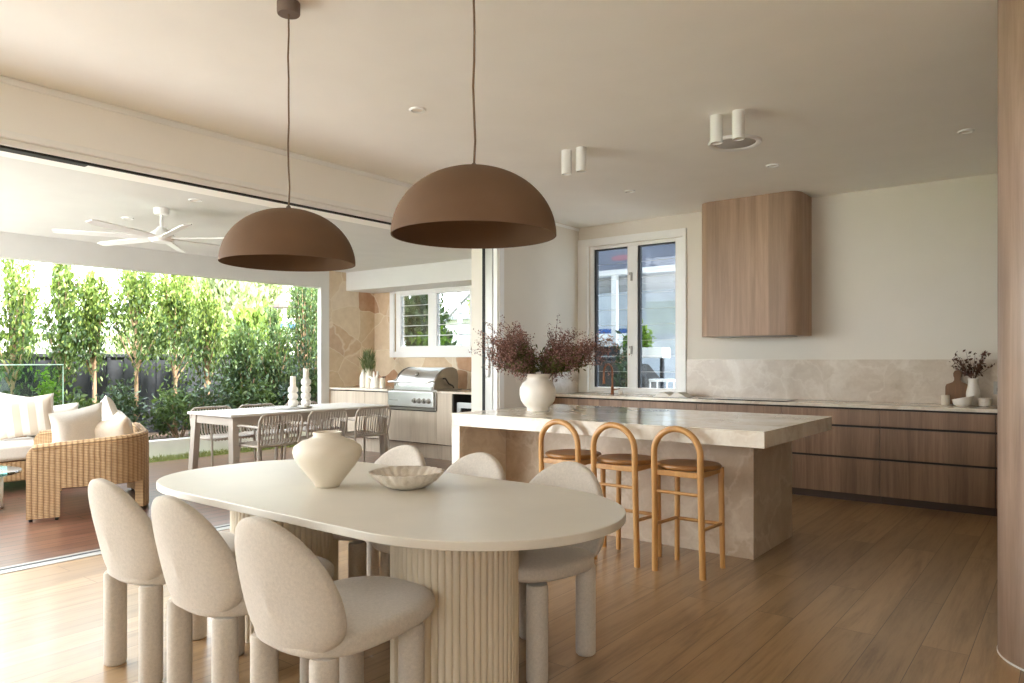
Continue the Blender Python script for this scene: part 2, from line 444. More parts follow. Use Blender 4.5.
b = MB().lathe([(0,-0.105),(0.016,-0.1),(0.026,-0.06),(0.028,0),(0.026,0.06),(0.016,0.1),(0,0.105)], 20, Tr(-5.19,6.25,1.22) @ Matrix.Diagonal((1,0.6,1,1)))
obj('door_handle', b, M['white'], d1, smooth=60)

# kitchen window
w1 = struct('window_1', MB().box(-5.018, -3.552, WY-0.03, WY, 2.735, 2.825).box(-5.018, -4.87, WY-0.03, WY, 0.902, 2.735)
            .box(-3.60, -3.552, WY-0.03, WY, 0.902, 2.735), M['trim'], 'tall two-pane kitchen window beside the timber range hood', bevel=0.004)
fr = MB()
fr.box(-4.87, -4.815, WY+0.03, WY+0.11, 0.905, 2.735).box(-3.71, -3.60, WY+0.03, WY+0.11, 0.905, 2.735)
fr.box(-4.815, -3.71, WY+0.03, WY+0.11, 2.695, 2.735).box(-4.815, -3.71, WY+0.03, WY+0.11, 0.905, 0.972)
fr.box(-4.34, -4.205, WY+0.03, WY+0.11, 0.972, 2.695)
obj('frame', fr, M['trim'], w1, bevel=0.005)
obj('sash_seal', MB().box(-4.815,-4.785,WY+0.05,WY+0.10,0.972,2.695).box(-4.815,-4.34,WY+0.05,WY+0.1,2.68,2.695)
    .box(-4.205,-4.175,WY+0.05,WY+0.10,0.972,2.695).box(-4.205,-3.71,WY+0.05,WY+0.1,2.68,2.695), M['darkmetal'], w1, smooth=0)
obj('window_sill', MB().box(-4.87, -3.60, WY-0.005, WY+0.05, 0.9, 0.93), M['trim'], w1, bevel=0.004)
for x0, x1 in ((-4.785,-4.34),(-4.175,-3.71)):
    g = MB(); e = MB(); k = 9; h = (2.69-0.975)/k
    for i in range(k):
        T = Tr(0, WY+0.075, 0.975+(i+0.5)*h) @ Rx(math.radians(4))
        g.box(x0, x1, -0.003, 0.003, -h/2, h/2, T)
        if i: e.box(x0, x1, -0.0035, 0.0035, -h/2, -h/2+0.004, T)
    lg = obj('louvre_glass', g, M['glass_dim'], w1, smooth=0)
    obj('louvre_edge', e, M['alu'], lg, smooth=0)
for z in (2.32, 1.43):
    obj('latch', MB().box(-4.288,-4.268, WY+0.005, WY+0.03, z-0.05, z+0.05).box(-4.296,-4.26,WY-0.012,WY+0.006,z+0.02,z+0.05), M['alu'], w1, bevel=0.003)

# curved timber column / wall end on the right
out = [(0.3*math.cos(a)+0.011, 0.3*math.sin(a)+3.98) for a in [PI/2+PI*i/40 for i in range(41)]]
out = out + [(RX, 3.68), (RX, 4.28)]
struct('wall_timber', MB().prism(out, 0.0, CEIL), M['walnut_col'], 'rounded end of a timber clad wall at the right edge', smooth=40)
skir = [(0.303*math.cos(a)+0.011, 0.303*math.sin(a)+3.98) for a in [PI/2+PI*i/40 for i in range(41)]] + [(RX, 3.677), (RX, 4.283)]
struct('baseboard_timber', MB().prism(skir, 0.0, 0.008), M['trim'], 'thin pale bead at the foot of the timber wall', smooth=40)

# ------------------------------------------------------------------ alfresco shell
AX = -8.87; AY = WY
struct('deck', MB().box(-9.35, BO+0.12, 0.9, AY, -0.12, 0.0), M['deck'], 'reddish hardwood deck outside the sliding doors', smooth=0)
struct('reflector', MB().box(-9.35, BO+0.12, -6.0, 0.9, -0.12, -0.003), M['concrete'], 'pale paving ground added out of view past the deck for neutral bounce light', smooth=0)  # made-up ground out of view, bounces neutral light into the room
struct('ceiling_alfresco', MB().box(AX-0.15, BO, 1.5, AY+0.2, AC, AC+0.3), M['extwhite'], 'white ceiling over the covered deck', smooth=0)
struct('beam_alfresco', MB().box(AX-0.16, AX, 1.5, 6.97, 2.385, AC), M['extwhite'], 'outer header beam of the covered deck', smooth=0)
struct('column_alfresco', MB().box(AX-0.085, AX, 6.82, 6.97, -0.1, 2.385), M['extwhite'], 'white post at the end of the stone wall', bevel=0.004)
b = MB(); ax0, ax1, az0, az1 = -8.40, -6.80, 1.44, 2.37
b.box(AX-0.16, ax0, AY, AY+0.2, 0, AC).box(ax1, BO, AY, AY+0.2, 0, AC).box(ax0, ax1, AY, AY+0.2, 0, az0).box(ax0, ax1, AY, AY+0.2, az1, AC)
struct('wall_alfresco', b, M['crazy'], 'crazy-paved sandstone wall behind the barbecue', smooth=0)
struct('wall_stone_side', MB().box(AX-0.085, AX, 6.97, AY, -0.1, AC), M['crazy'], 'crazy-paved sandstone side wall of the barbecue nook', smooth=0)
struct('bulkhead_alfresco', MB().box(AX, BO, 7.29, AY, 2.37, AC), M['extwhite'], 'white bulkhead above the barbecue window', smooth=0)
# alfresco window
w2 = struct('window_2', MB().box(ax0-0.09, ax1+0.09, AY-0.03, AY, az1-0.03, 2.37).box(ax0-0.09, ax0, AY-0.03, AY, az0-0.09, az1)
            .box(ax1, ax1+0.09, AY-0.03, AY, az0-0.09, az1).box(ax0, ax1, AY-0.03, AY, az0-0.09, az0), M['white'], 'white louvred window above the barbecue', bevel=0.004)
fr = MB(); xm = -7.62
fr.box(ax0, ax0+0.10, AY+0.02, AY+0.1, az0, az1).box(ax1-0.08, ax1, AY+0.02, AY+0.1, az0, az1)
fr.box(ax0+0.1, ax1-0.08, AY+0.02, AY+0.1, az1-0.07, az1).box(ax0+0.1, ax1-0.08, AY+0.02, AY+0.1, az0, az0+0.08)
fr.box(xm-0.085, xm+0.085, AY+0.02, AY+0.1, az0+0.08, az1-0.07)
obj('frame', fr, M['white'], w2, bevel=0.005)
for x0, x1 in ((ax0+0.1, xm-0.085), (xm+0.085, ax1-0.08)):
    g = MB(); e = MB(); k = 5; h = (az1-0.07-az0-0.08)/k
    for i in range(k):
        z = az0+0.08+(i+0.5)*h
        T = Tr(0, AY+0.06, z) @ Rx(math.radians(8))
        g.box(x0, x1, -0.003, 0.003, -h/2, h/2, T)
        if i: e.box(x0, x1, -0.006, 0.006, -h/2-0.004, -h/2+0.008, T)
    lg = obj('louvre_glass', g, M['glass_dim_pale'], w2, smooth=0)
    obj('louvre_edge', e, M['white'], lg, smooth=0)

# ------------------------------------------------------------------ garden setting
struct('ground_garden', MB().box(-60, -11.3, -40, 60, -0.7, -0.5), M['lawn'], smooth=0)
struct('ground_side', MB().box(-11.3, 12, AY+0.2, 40, -0.3, -0.02), M['concrete'], smooth=0)
struct('ground_front', MB().box(-11.3, 12, -40, -4.0, -0.3, -0.13), M['concrete'], smooth=0)
struct('garden_bed', MB().box(-11.3, -9.82, -6, AY+3, -0.3, 0.2), M['soil'], smooth=0)
struct('wall_retaining', MB().box(-9.82, -9.68, -6, AY+3, -0.3, 0.235), M['plasterwhite'], 'low white rendered retaining wall below the hedge', bevel=0.006)
struct('lawn_strip_ground', MB().box(-9.68, -9.35, -6, AY+3, -0.3, -0.02), M['lawn'], smooth=0)

rng = np.random.default_rng(7)
def leaves_mesh(name, P, size, mat, parent, aspect=0.45, up=0.3, dirs=None, fold=0.25):
    """P: n x 3 leaf positions; each leaf a folded lozenge of four points on each side of the midrib"""
    n = len(P)
    d = rng.normal(size=(n,3)) if dirs is None else dirs + rng.normal(size=(n,3))*0.45
    d[:,2] += up
    d /= np.linalg.norm(d, axis=1, keepdims=True)
    q = rng.normal(size=(n,3)); w = np.cross(d, q); w /= np.linalg.norm(w, axis=1, keepdims=True)
    nn = np.cross(d, w)
    L = size*(0.65+0.7*rng.random((n,1)))
    a = P - d*L*0.5; c = P + d*L*0.5
    l = P + w*L*aspect*0.5 + nn*L*fold*0.3; r = P - w*L*aspect*0.5 + nn*L*fold*0.3
    V = np.stack([a, r, c, l], axis=1).reshape(-1,3)
    idx = np.arange(n)*4
    F = np.stack([idx, idx+1, idx+2, idx, idx+2, idx+3], axis=1).reshape(-1,3)
    me = bpy.data.meshes.new(name)
    me.vertices.add(len(V)); me.vertices.foreach_set('co', V.astype(np.float32).ravel())
    me.loops.add(F.size); me.loops.foreach_set('vertex_index', F.astype(np.int32).ravel())
    me.polygons.add(len(F)); me.polygons.foreach_set('loop_start', np.arange(0, F.size, 3, dtype=np.int32))
    try: me.polygons.foreach_set('loop_total', np.full(len(F), 3, dtype=np.int32))
    except Exception: pass
    me.update(calc_edges=True); me.validate()
    me.materials.append(mat)
    o = bpy.data.objects.new(name, me); COL.objects.link(o)
    if parent is not None: o.parent = parent
    return o

def spray_points(n, h0, h1, rad, nb, seed, lean=0.35, top=0.25):
    """leaf positions gathered on nb rising branches of a slender tree; returns points, directions and branch paths"""
    r = np.random.default_rng(seed)
    P = []; D = []; paths = []
    for k in range(nb):
        t0 = r.random()
        zb = h0 + (h1-h0)*(0.05 + 0.62*t0)
        ang = 2*PI*r.random()
        ln = (h1-h0)*(0.22 + 0.2*r.random())
        reach = rad*(0.55+0.5*r.random())*(1-0.55*t0)
        p0 = np.array([0.06*math.cos(ang), 0.06*math.sin(ang), zb-0.1])
        p1 = np.array([reach*math.cos(ang), reach*math.sin(ang), zb+ln*0.45])
        p2 = np.array([reach*math.cos(ang)*(1.1), reach*math.sin(ang)*(1.1), min(zb+ln, h1*1.02)])
        paths.append((p0, p1, p2))
        m = n//nb
        s = r.random(m)**0.75
        pts = (1-s)[:,None]**2*p0 + 2*((1-s)*s)[:,None]*p1 + (s**2)[:,None]*p2
        spread = (0.13*rad/0.5)*(1.15-0.75*s)[:,None]
        pts = pts + r.normal(size=(m,3))*spread*np.array([1,1,1.1])
        P.append(pts); D.append(np.tile((p2-p0)/np.linalg.norm(p2-p0), (m,1)))
    # the leader
    m = n//6
    s = r.random(m)
    pts = np.stack([r.normal(size=m)*0.09*(1.1-s)*rad/0.5, r.normal(size=m)*0.09*(1.1-s)*rad/0.5, h0+(h1-h0)*(0.5+0.5*s)], axis=1)
    P.append(pts); D.append(np.tile(np.array([0,0,1.0]), (m,1)))
    paths.append((np.array([0,0,h0]), np.array([0.02,0.02,(h0+h1)/2]), np.array([0,0,h1-0.05])))
    return np.concatenate(P), np.concatenate(D), paths

def tree(name, label, cat, x, y, z, h0, h1, rad, n, seed, size, mat, mat2=None, nb=14, group=None, forks=True):
    t = thing(name, label, cat, (x,y,z), 0, group)
    P, D, paths = spray_points(n, h0, h1, rad, nb, seed)
    if mat2 is None:
        leaves_mesh('foliage', P, size, mat, t, dirs=D)
    else:
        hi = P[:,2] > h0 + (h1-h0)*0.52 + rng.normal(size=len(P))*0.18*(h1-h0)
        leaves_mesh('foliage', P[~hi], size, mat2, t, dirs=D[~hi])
        leaves_mesh('sunlit_tops', P[hi], size, mat, t, dirs=D[hi])  # lighter upper leaves: sunlight on the crown painted into the leaf colour
    tb = MB()
    tb.tube([(0,0,0),(0.02,0.01,h0*0.6),(0.0,0.02,h0),(0.02,0.0,(h0+h1)/2),(0,0,h1*0.92)], [0.032,0.028,0.024,0.016,0.005], 8)
    for p0, p1, p2 in paths[:-1]:
        st = (0.0, 0.0, max(0.12, p0[2]-0.15))
        tb.tube([st, tuple(p0), tuple((p0+2*p1+p2)/4), tuple(p2*0.97+p1*0.03)], [0.014,0.012,0.008,0.003], 6)
    obj('trunk', tb, M['bark'], t)
    return t

def shrub(label, x, y, z, h, rad, n, seed, size, mat, cat='shrub', group='shrubs at the foot of the dark fence', name='garden_shrub'):
    t = thing(name, label, cat, (x,y,z), 0, group)
    r = np.random.default_rng(seed)
    k = 9; P = []; tb = MB()
    for i in range(k):
        a = 2*PI*r.random(); rr = rad*math.sqrt(r.random())*0.75
        c = np.array([rr*math.cos(a), rr*math.sin(a), h*(0.35+0.5*r.random())])
        m = n//k
        P.append(c + r.normal(size=(m,3))*np.array([rad*0.28, rad*0.28, h*0.17]))
        tb.tube([(0.02*math.cos(a),0.02*math.sin(a),-0.02), (c[0]*0.5, c[1]*0.5, c[2]*0.55), tuple(c)], [0.012,0.009,0.004], 5)
    P = np.concatenate(P); P[:,2] = np.abs(P[:,2]-0.02)+0.02
    leaves_mesh('foliage', P, size, mat, t, up=0.6)
    obj('stem', tb, M['bark'], t)
    return t

# hedge trees along the fence
ORD = ['first','second','third','fourth','fifth','sixth','seventh','eighth','ninth','tenth']
hedge = [ # y, x, top, radius, seed, low start
    (2.75,-10.35,2.55,0.40,1,0.7),(3.28,-10.25,2.6,0.40,2,0.6),(3.88,-10.45,2.85,0.27,3,0.8),(4.32,-10.5,2.45,0.25,4,0.8),
    (4.78,-10.3,2.72,0.36,5,0.85),(5.36,-10.35,2.68,0.38,6,0.75),(5.92,-10.45,2.5,0.34,7,0.6)]
for i, (y, x, top, rad, sd, h0) in enumerate(hedge):
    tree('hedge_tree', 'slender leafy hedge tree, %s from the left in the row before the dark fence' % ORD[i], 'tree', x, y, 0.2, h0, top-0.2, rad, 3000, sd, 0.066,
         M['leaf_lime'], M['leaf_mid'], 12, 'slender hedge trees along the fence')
dense = [(6.45,-10.3,1.95,0.38,11),(7.0,-10.3,2.1,0.38,12),(7.58,-10.3,2.8,0.38,13),(8.15,-10.35,2.8,0.38,14)]
for i, (y, x, top, rad, sd) in enumerate(dense):
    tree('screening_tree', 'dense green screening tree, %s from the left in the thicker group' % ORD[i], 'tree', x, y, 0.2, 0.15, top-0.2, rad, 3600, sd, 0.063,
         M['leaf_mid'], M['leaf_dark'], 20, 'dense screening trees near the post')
sh = [(-10.05,2.75,0.6,0.3),(-9.98,3.35,0.75,0.32),(-10.0,3.9,0.7,0.34),(-10.0,4.5,0.78,0.34),(-10.0,5.25,0.72,0.3),(-10.0,5.75,0.8,0.36),(-10.0,6.4,0.85,0.36),(-10.0,7.0,0.8,0.36),(-10.0,7.6,0.9,0.36)]
for i, (x, y, h, rad) in enumerate(sh):
    shrub('glossy green shrub above the white wall, %s from the left' % ORD[i], x, y, 0.2, h*0.95, rad*1.05, 900, 30+i, 0.085, M['leaf_dark'] if i % 2 else M['leaf_mid'])
# made-up lime shrub standing in for a sunlit reflection in the glass panel
shrub('lime green shrub standing in for a sunlit green reflection in the glass panel', -9.92, 3.55, 0.2, 0.95, 0.15, 700, 55, 0.07, M['leaf_hot'])
# background trees
bg = [(-17.5,8.6,3.0,0.9,62,'leaf_pale',7000,'pale olive tree just beyond the dark fence, behind the hedge trees'),
      (-19.5,11.6,4.6,1.3,66,'leaf_pale',9000,'pale feathery tree beyond the fence, left of the distant parasol'),
      (-27.0,17.2,6.4,2.4,63,'leaf_pale',11000,'broad pale tree behind the distant parasol'),
      (-25.0,19.6,6.4,2.0,64,'leaf_mid',10000,'tall mid green tree beyond the fence, right of the parasol'),
      (-22.5,12.6,5.2,1.5,67,'leaf_lime',9000,'light green tree under the deck beam, far left of the parasol'),
      (-15.0,9.75,2.9,0.75,65,'leaf_lime',6000,'yellow-green bushy tree below the blue-edged shed')]
for x, y, h, rad, sd, mt, nl, lab in bg:
    tree('garden_tree', lab, 'tree', x, y, -0.5, 0.5, h, rad, nl, sd, 0.21, M[mt], None, 34, 'background trees past the fence')
# dark fence
f = thing('panel_fence', 'dark charcoal metal fence behind the hedge trees', 'fence', (-11.2, 3.0, 0.0))
pb = MB()
y = -5.0
while y < 10.4:
    pb.box(-11.215, -11.195, y, y+0.19, 0.0, 1.36).box(-11.205, -11.175, y+0.19, y+0.24, 0.0, 1.36); y += 0.24
obj('panel', pb, M['darkmetal'], f, smooth=0, world=True)
obj('top_rail', MB().box(-11.235, -11.17, -5.0, 10.45, 1.35, 1.40), M['darkmetal'], f, bevel=0.004, world=True)
for yy in (-2.6, -0.2, 2.2, 4.6, 7.0, 9.4):
    obj('post', MB().box(-11.18, -11.13, yy-0.03, yy+0.03, 0.0, 1.38), M['darkmetal'], f, bevel=0.004, world=True)
# grass blades on the lawn strip
n = 5000
P = np.stack([-9.62+0.24*rng.random(n), 1.5+8*rng.random(n), 0.0+0.035*rng.random(n)], axis=1)
tag(leaves_mesh('grass', P, 0.07, M['grassm'], None, aspect=0.12, up=2.5), 'narrow strip of short grass between the deck and the white wall', 'grass', kind='stuff')
# strappy plants at the wall top
for i, (y, h) in enumerate([(4.15,0.34),(6.9,0.3)]):
    t = thing('strappy_plant', ['strappy grass clump on the wall edge beside the wicker loveseat', 'strappy grass clump on the wall edge behind the outdoor table'][i], 'plant', (-10.02,y,0.2), 0, 'strappy plants on the wall edge')
    n = 160; a = rng.random(n)*2*PI; s = rng.random(n)
    P = np.stack([0.07*s*np.cos(a), 0.07*s*np.sin(a), h*(0.3+0.4*rng.random(n))], axis=1)
    D = np.stack([np.cos(a)*0.35, np.sin(a)*0.35, np.ones(n)], axis=1)
    leaves_mesh('blades', P, h*1.1, M['leaf_mid'], t, aspect=0.07, dirs=D)
# glass pool fence panel
g = thing('glass_fence_panel', 'frameless glass fence panel behind the white sofa', 'fence panel', (-9.5, 2.9, -0.02))
obj('glass_pane', MB().box(-9.506, -9.494, 2.2, 3.57, 0.03, 1.25), M['glass_green'], g, smooth=0, world=True, bevel=0.002)
obj('polished_edge', MB().box(-9.508,-9.492,2.2,3.578,1.25,1.262).box(-9.508,-9.492,3.57,3.578,0.03,1.25), M['glass_edge'], g, smooth=0, world=True)
for yy in (2.45, 3.3):
    obj('clamp', MB().box(-9.53, -9.47, yy-0.025, yy+0.025, -0.02, 0.12), M['steel'], g, bevel=0.004, world=True)
# distant parasol, trampoline, railing, house
p = thing('parasol', 'pale parasol standing among the distant trees', 'parasol', (-20.3, 14.17, -0.5))
obj('pole', MB().tube([(0,0,0),(0,0,4.2)], 0.05, 8), M['white'], p)
obj('canopy', MB().lathe([(0.4,3.5),(0.36,3.62),(0.25,3.8),(0.1,3.95),(0,4.0),(0,3.94),(0.1,3.89),(0.25,3.74),(0.38,3.49)], 12), M['blush'], p, smooth=0)
p = thing('garden_shed', 'distant pale shed with blue roof edge beyond the hedge', 'shed', (-21.2, 14.1, -0.5))
obj('wall', MB().box(-0.6,0.6,-0.75,0.65,0,2.85), M['extwhite'], p, smooth=0)
obj('roof_edge', MB().box(-0.75,0.7,-0.95,0.8,2.85,3.0), M['bluepaint'], p, smooth=0)
obj('roof', MB().box(-0.7,0.65,-0.9,0.75,3.0,3.04), M['palesheet'], p, smooth=0)
p = thing('railing', 'distant white railing right of the parasol', 'railing', (-22.0, 15.6, -0.5))
obj('top_rail', MB().box(-0.5,0.5,-0.03,0.03,3.2,3.28), M['white'], p, smooth=0)
for k in range(4):
    obj('post', MB().box(-0.5+k*0.32,-0.46+k*0.32,-0.03,0.03,0,3.22), M['white'], p, smooth=0)
hs = thing('neighbour_house', 'pale neighbouring house half hidden behind the hedge trees', 'house', (-23, 8.0, -0.5))
obj('wall', MB().box(-3,3,-2.6,2.2,0,2.45), M['extwhite'], hs, smooth=0)
obj('roof', MB().prism([(-3.3,2.45),(3.3,2.45),(0,2.9)], -2.4, 2.8, Rx(PI/2)), M['roofgrey'], hs, smooth=0)
obj('window', MB().box(3.0,3.03,-0.8,0.6,1.0,2.0), M['slatgrey'], hs, smooth=0)

# ------------------------------------------------------------------ neighbour seen through the kitchen window
NY = 10.6
a = thing('neighbour_awning', 'slate blue awning valance outside the kitchen window', 'awning', (-5.6, NY, 0))
obj('valance', MB().box(-8.2,-3.6,NY-0.02,NY+0.02,2.80,3.75), M['awning'], a, smooth=0, world=True)
obj('canopy', MB().box(-8.6,-2.6,NY-2.2,NY+2.9,3.70,3.76), M['awning'], a, smooth=0, world=True)  # unseen sheet stretched towards the house, added to shade the view below
obj('gutter', MB().box(-8.2,-3.6,NY-0.06,NY+0.05,2.71,2.80), M['white'], a, smooth=0, world=True, bevel=0.01)
obj('eave', MB().box(-8.2,-3.6,NY+0.08,NY+1.2,2.55,2.70), M['roofgrey'], a, smooth=0, world=True)
obj('post', MB().box(-6.12,-6.03,NY-0.02,NY+0.07,-0.02,2.72), M['white'], a, smooth=0, world=True)
obj('emblem', MB().prism(superell(0.2,0.045,2.2,24), 0, 0.004, Tr(-5.92,NY-0.02,2.99) @ Rx(PI/2)), plain('faded_red_print', (176,126,136), 0.8), a, smooth=0, world=True)
b = thing('neighbour_building', 'pale sheeted neighbouring wall with blue stripe outside the kitchen window', 'building', (-5.6, NY+2.6, 0))
obj('wall', MB().box(-10,-3.0,NY+2.6,NY+2.8,0,3.6), M['palesheet'], b, smooth=0, world=True)
obj('stripe', MB().box(-10,-6.85,NY+2.57,NY+2.6,1.86,1.95), M['bluepaint'], b, smooth=0, world=True)
obj('sign_band', MB().box(-10,-6.85,NY+2.58,NY+2.6,1.5,1.86), M['white'], b, smooth=0, world=True)
f = thing('slat_fence', 'charcoal slat fence low outside the kitchen window', 'fence', (-6.1, NY-0.4, 0))
sb = MB()
for k in range(9): sb.box(-7.2,-5.62,NY-0.42,NY-0.39,0.02+k*0.17,0.165+k*0.17)
obj('slats', sb, M['slatgrey'], f, smooth=0, world=True)
for x in (-7.15,-6.4,-5.7): obj('post', MB().box(x,x+0.06,NY-0.39,NY-0.33,-0.02,1.56), M['slatgrey'], f, smooth=0, world=True)
p = thing('planter_box', 'white planter trough outside the right kitchen window pane', 'planter', (-5.3, NY-0.5, 0))
obj('trough', MB().box(-5.62,-4.9,NY-0.62,NY-0.34,1.34,1.5), M['white'], p, bevel=0.01, world=True)
for x in (-5.58,-5.0): obj('leg', MB().box(x,x+0.05,NY-0.5,NY-0.45,-0.02,1.34), M['slatgrey'], p, smooth=0, world=True)
t = shrub('bright lime leafy plant growing in the white planter trough', -5.35, NY-0.48, 1.47, 0.36, 0.2, 500, 77, 0.11, M['leaf_hot'], 'plant', None, 'leafy_plant')
b = thing('covered_barbecue', 'dark covered barbecue below the white planter outside the window', 'barbecue', (-5.3, NY-1.0, 0))
obj('cover', MB().prism([(-0.5,0.0),(0.45,0.0),(0.44,1.05),(0.25,1.25),(-0.25,1.3),(-0.47,1.1)], -0.25, 0.25, Rx(PI/2)), plain('charcoal_cover', (70,68,66), 0.8), b, bevel=0.03)
c = thing('garden_stool', 'small white garden stool beside the covered barbecue', 'stool', (-4.72, NY-1.0, 0))
obj('seat', MB().box(-0.16,0.16,-0.14,0.14,1.0,1.04), M['white'], c, bevel=0.006)
for sx in (-1,1):
    for sy in (-1,1): obj('leg', MB().tube([(0.13*sx,0.11*sy,1.0),(0.16*sx,0.13*sy,0)], 0.014, 8), M['white'], c)
shrub('dark leafy shrub with pale blooms outside the left window pane', -4.72, 8.55, -0.02, 1.5, 0.2, 500, 78, 0.09, M['leaf_dark'], 'shrub', None)
# behind the alfresco window
tree('side_tree', 'leafy tree outside the left pane of the barbecue window', 'tree', -9.3, 9.3, -0.02, 0.7, 2.9, 0.55, 2600, 81, 0.13, M['leaf_mid'], None, 16)
shrub('lime shrub low outside the left pane of the barbecue window', -8.6, 8.75, -0.02, 1.75, 0.36, 1300, 82, 0.12, M['leaf_hot'])
b = thing('white_shed', 'white shed outside the right pane of the barbecue window', 'shed', (-11.7, 12.6, -0.02))
obj('wall', MB().box(-1.2,1.3,-0.1,1.6,0,2.25), M['extwhite'], b, smooth=0)
obj('roof', MB().box(-1.4,1.5,-0.3,1.8,2.25,2.34), M['roofgrey'], b, smooth=0)
obj('brick_panel', MB().box(-0.6,1.0,-0.13,-0.1,0.9,1.6), M['terracotta'], b, smooth=0)
b = thing('lattice_mast', 'pale pole with diagonal brace outside the barbecue window', 'pole', (-9.5, 10.6, -0.02))
obj('pole', MB().tube([(0,0,0),(0,0,3.2)], 0.05, 10), M['white'], b)
obj('brace', MB().tube([(-0.45,0,2.05),(0.45,0,2.75)], 0.03, 8), M['alu'], b)
tree('side_tree', 'light green tree high behind the white shed', 'tree', -12.0, 15.5, -0.02, 0.8, 4.6, 1.6, 2600, 83, 0.2, M['leaf_lime'], None, 18)

# ------------------------------------------------------------------ kitchen
# base cabinets: drawer units .875 wide
CF = 7.262
splits = [-5.018, -4.05, -3.171, -2.294, -1.418, -0.543, 0.332]
labs = ['walnut drawer unit in the corner under the copper tap','walnut drawer unit under the right window pane and the open book','walnut drawer unit below the range hood and cooktop',
        'walnut drawer unit just right of the cooktop, behind the island end','walnut drawer unit under the chopping board and dried sprigs','walnut drawer unit at the end of the run, behind the timber wall']
for i in range(6):
    x0, x1 = splits[i], splits[i+1]
    t = thing('drawer_unit', labs[i], 'cabinet', ((x0+x1)/2, 7.55, 0), 0, 'walnut drawer units along the kitchen wall')
    obj('carcass', MB().box(x0+0.001, x1-0.001, CF+0.022, WY-0.002, 0.07, 0.868), M['dark'], t, smooth=0, world=True)
    obj('kickboard', MB().box(x0+0.001, x1-0.001, CF+0.055, CF+0.07, 0, 0.07), M['kick'], t, smooth=0, world=True)
    for z0, z1 in ((0.075,0.398),(0.418,0.688),(0.708,0.852)):
        obj('drawer_front', MB().box(x0+0.0022, x1-0.0022, CF, CF+0.02, z0, z1), M['walnut'], t, smooth=0, bevel=0.0015, world=True)
ct = MB().box(-5.018, 0.345, CF-0.02, WY-0.002, 0.87, 0.90)
tag(obj('kitchen_benchtop', ct, M['stone_top'], bevel=0.003), 'long cream stone benchtop along the kitchen wall', 'benchtop')
b = MB().box(-3.55, 0.345, WY-0.018, WY-0.001, 0.901, 1.315)
struct('splashback', b, M['stone_splash'], 'mottled cream stone splashback below the range hood', smooth=0)
struct('splashback_corner', MB().box(BX+0.001, BX+0.018, CF, WY-0.035, 0.901, 1.315), M['stone_splash'], 'short return of stone splashback beside the tap', smooth=0)
t = thing('cooktop', 'black glass induction cooktop set in the benchtop', 'cooktop', (-2.72, 7.5, 0.9))
obj('glass_plate', MB().prism(roundrect(-0.45,0.45,-0.21,0.22,0.015), 0.0005, 0.007), M['cook'], t, bevel=0.0015)
obj('control_strip', MB().box(-0.14,0.14,-0.19,-0.165,0.007,0.0078), M['greybook'], t, smooth=0)
# sink and tap
t = thing('kitchen_tap', 'copper gooseneck tap in front of the kitchen window', 'tap', (-4.45, 7.72, 0.9))
obj('base', MB().lathe([(0.026,0.0),(0.026,0.006),(0.019,0.012),(0.019,0.075),(0.014,0.085),(0.014,0.10)], 20), M['copper'], t)
path = [(0,0,0.09),(0,0,0.26)] + [(0,-0.1+0.1*math.cos(x),0.26+0.1*math.sin(x)) for x in [PI*i/12 for i in range(1,13)]] + [(0,-0.2,0.20)]
obj('spout', MB().tube(path, 0.011, 12), M['copper'], t)
obj('spray_head', MB().tube([(0,-0.2,0.215),(0,-0.2,0.13)], [0.014,0.0165], 12), M['copper'], t)
obj('lever', MB().tube([(0.015,0,0.052),(0.05,0,0.056),(0.105,0,0.066)], [0.008,0.006,0.005], 10), M['copper'], t)
t = thing('soap_cup', 'small pale cup beside the base of the copper tap', 'cup', (-4.35, 7.74, 0.9))
obj('cup_body', MB().lathe([(0.024,0),(0.027,0.004),(0.028,0.045),(0.025,0.045),(0.024,0.008),(0,0.008)], 20), M['ceramic_w'], t)
# open book near the window
t = thing('open_book', 'open book lying on the benchtop between tap and cooktop', 'book', (-3.56, 7.52, 0.9), math.radians(8))
def page(sx):
    return lambda u, v: (sx*u*0.19, -0.13+0.26*v, 0.004+0.058*math.sin(PI*min(1,u*1.02))*(1-0.5*u)+0.006*(1-u))
for sx, fl in ((1,False),(-1,True)):
    pb = MB().grid(page(sx), 14, 2, None, fl)
    pb.grid(lambda u,v,sx=sx: (sx*u*0.19, -0.13+0.26*v, 0.002), 14, 2, None, not fl)
    for v in (0,1):
        pb.grid(lambda u,w,sx=sx,v=v: (sx*u*0.19, -0.13+0.26*v, 0.002+w*(page(sx)(u,v)[2]-0.002)), 14, 1)
    obj('pages', pb, M['paper'], t)
obj('cover', MB().box(-0.2,0.2,-0.137,0.137,0.0,0.0022), M['greybook'], t, smooth=0)
# chopping board leaning on the splashback
t = thing('chopping_board', 'dark wooden chopping board leaning on the stone splashback', 'chopping board', (-0.875, 7.80, 0.9))
o2 = roundrect(-0.095,0.095,0.0,0.235,0.03,5)
k = [p for p in o2 if p[1] < 0.2]
outl = [(-0.065,0.0),(0.065,0.0),(0.085,0.006),(0.095,0.03),(0.095,0.16),(0.088,0.182),(0.06,0.195),(0.036,0.205),(0.026,0.222),(0.026,0.245),(0.033,0.262),(0.034,0.285),(0.026,0.305),(0.01,0.314),
        (-0.01,0.314),(-0.026,0.305),(-0.034,0.285),(-0.033,0.262),(-0.026,0.245),(-0.026,0.222),(-0.036,0.205),(-0.06,0.195),(-0.088,0.182),(-0.095,0.16),(-0.095,0.03),(-0.085,0.006)]
obj('board', MB().prism(outl, -0.01, 0.01, Tr(0,-0.02,0.003) @ Rx(PI/2-0.12)), M['board'], t, bevel=0.003)
t = thing('sprig_vase', 'slim white vase holding dried sprigs on the benchtop', 'vase', (-0.745, 7.73, 0.9))
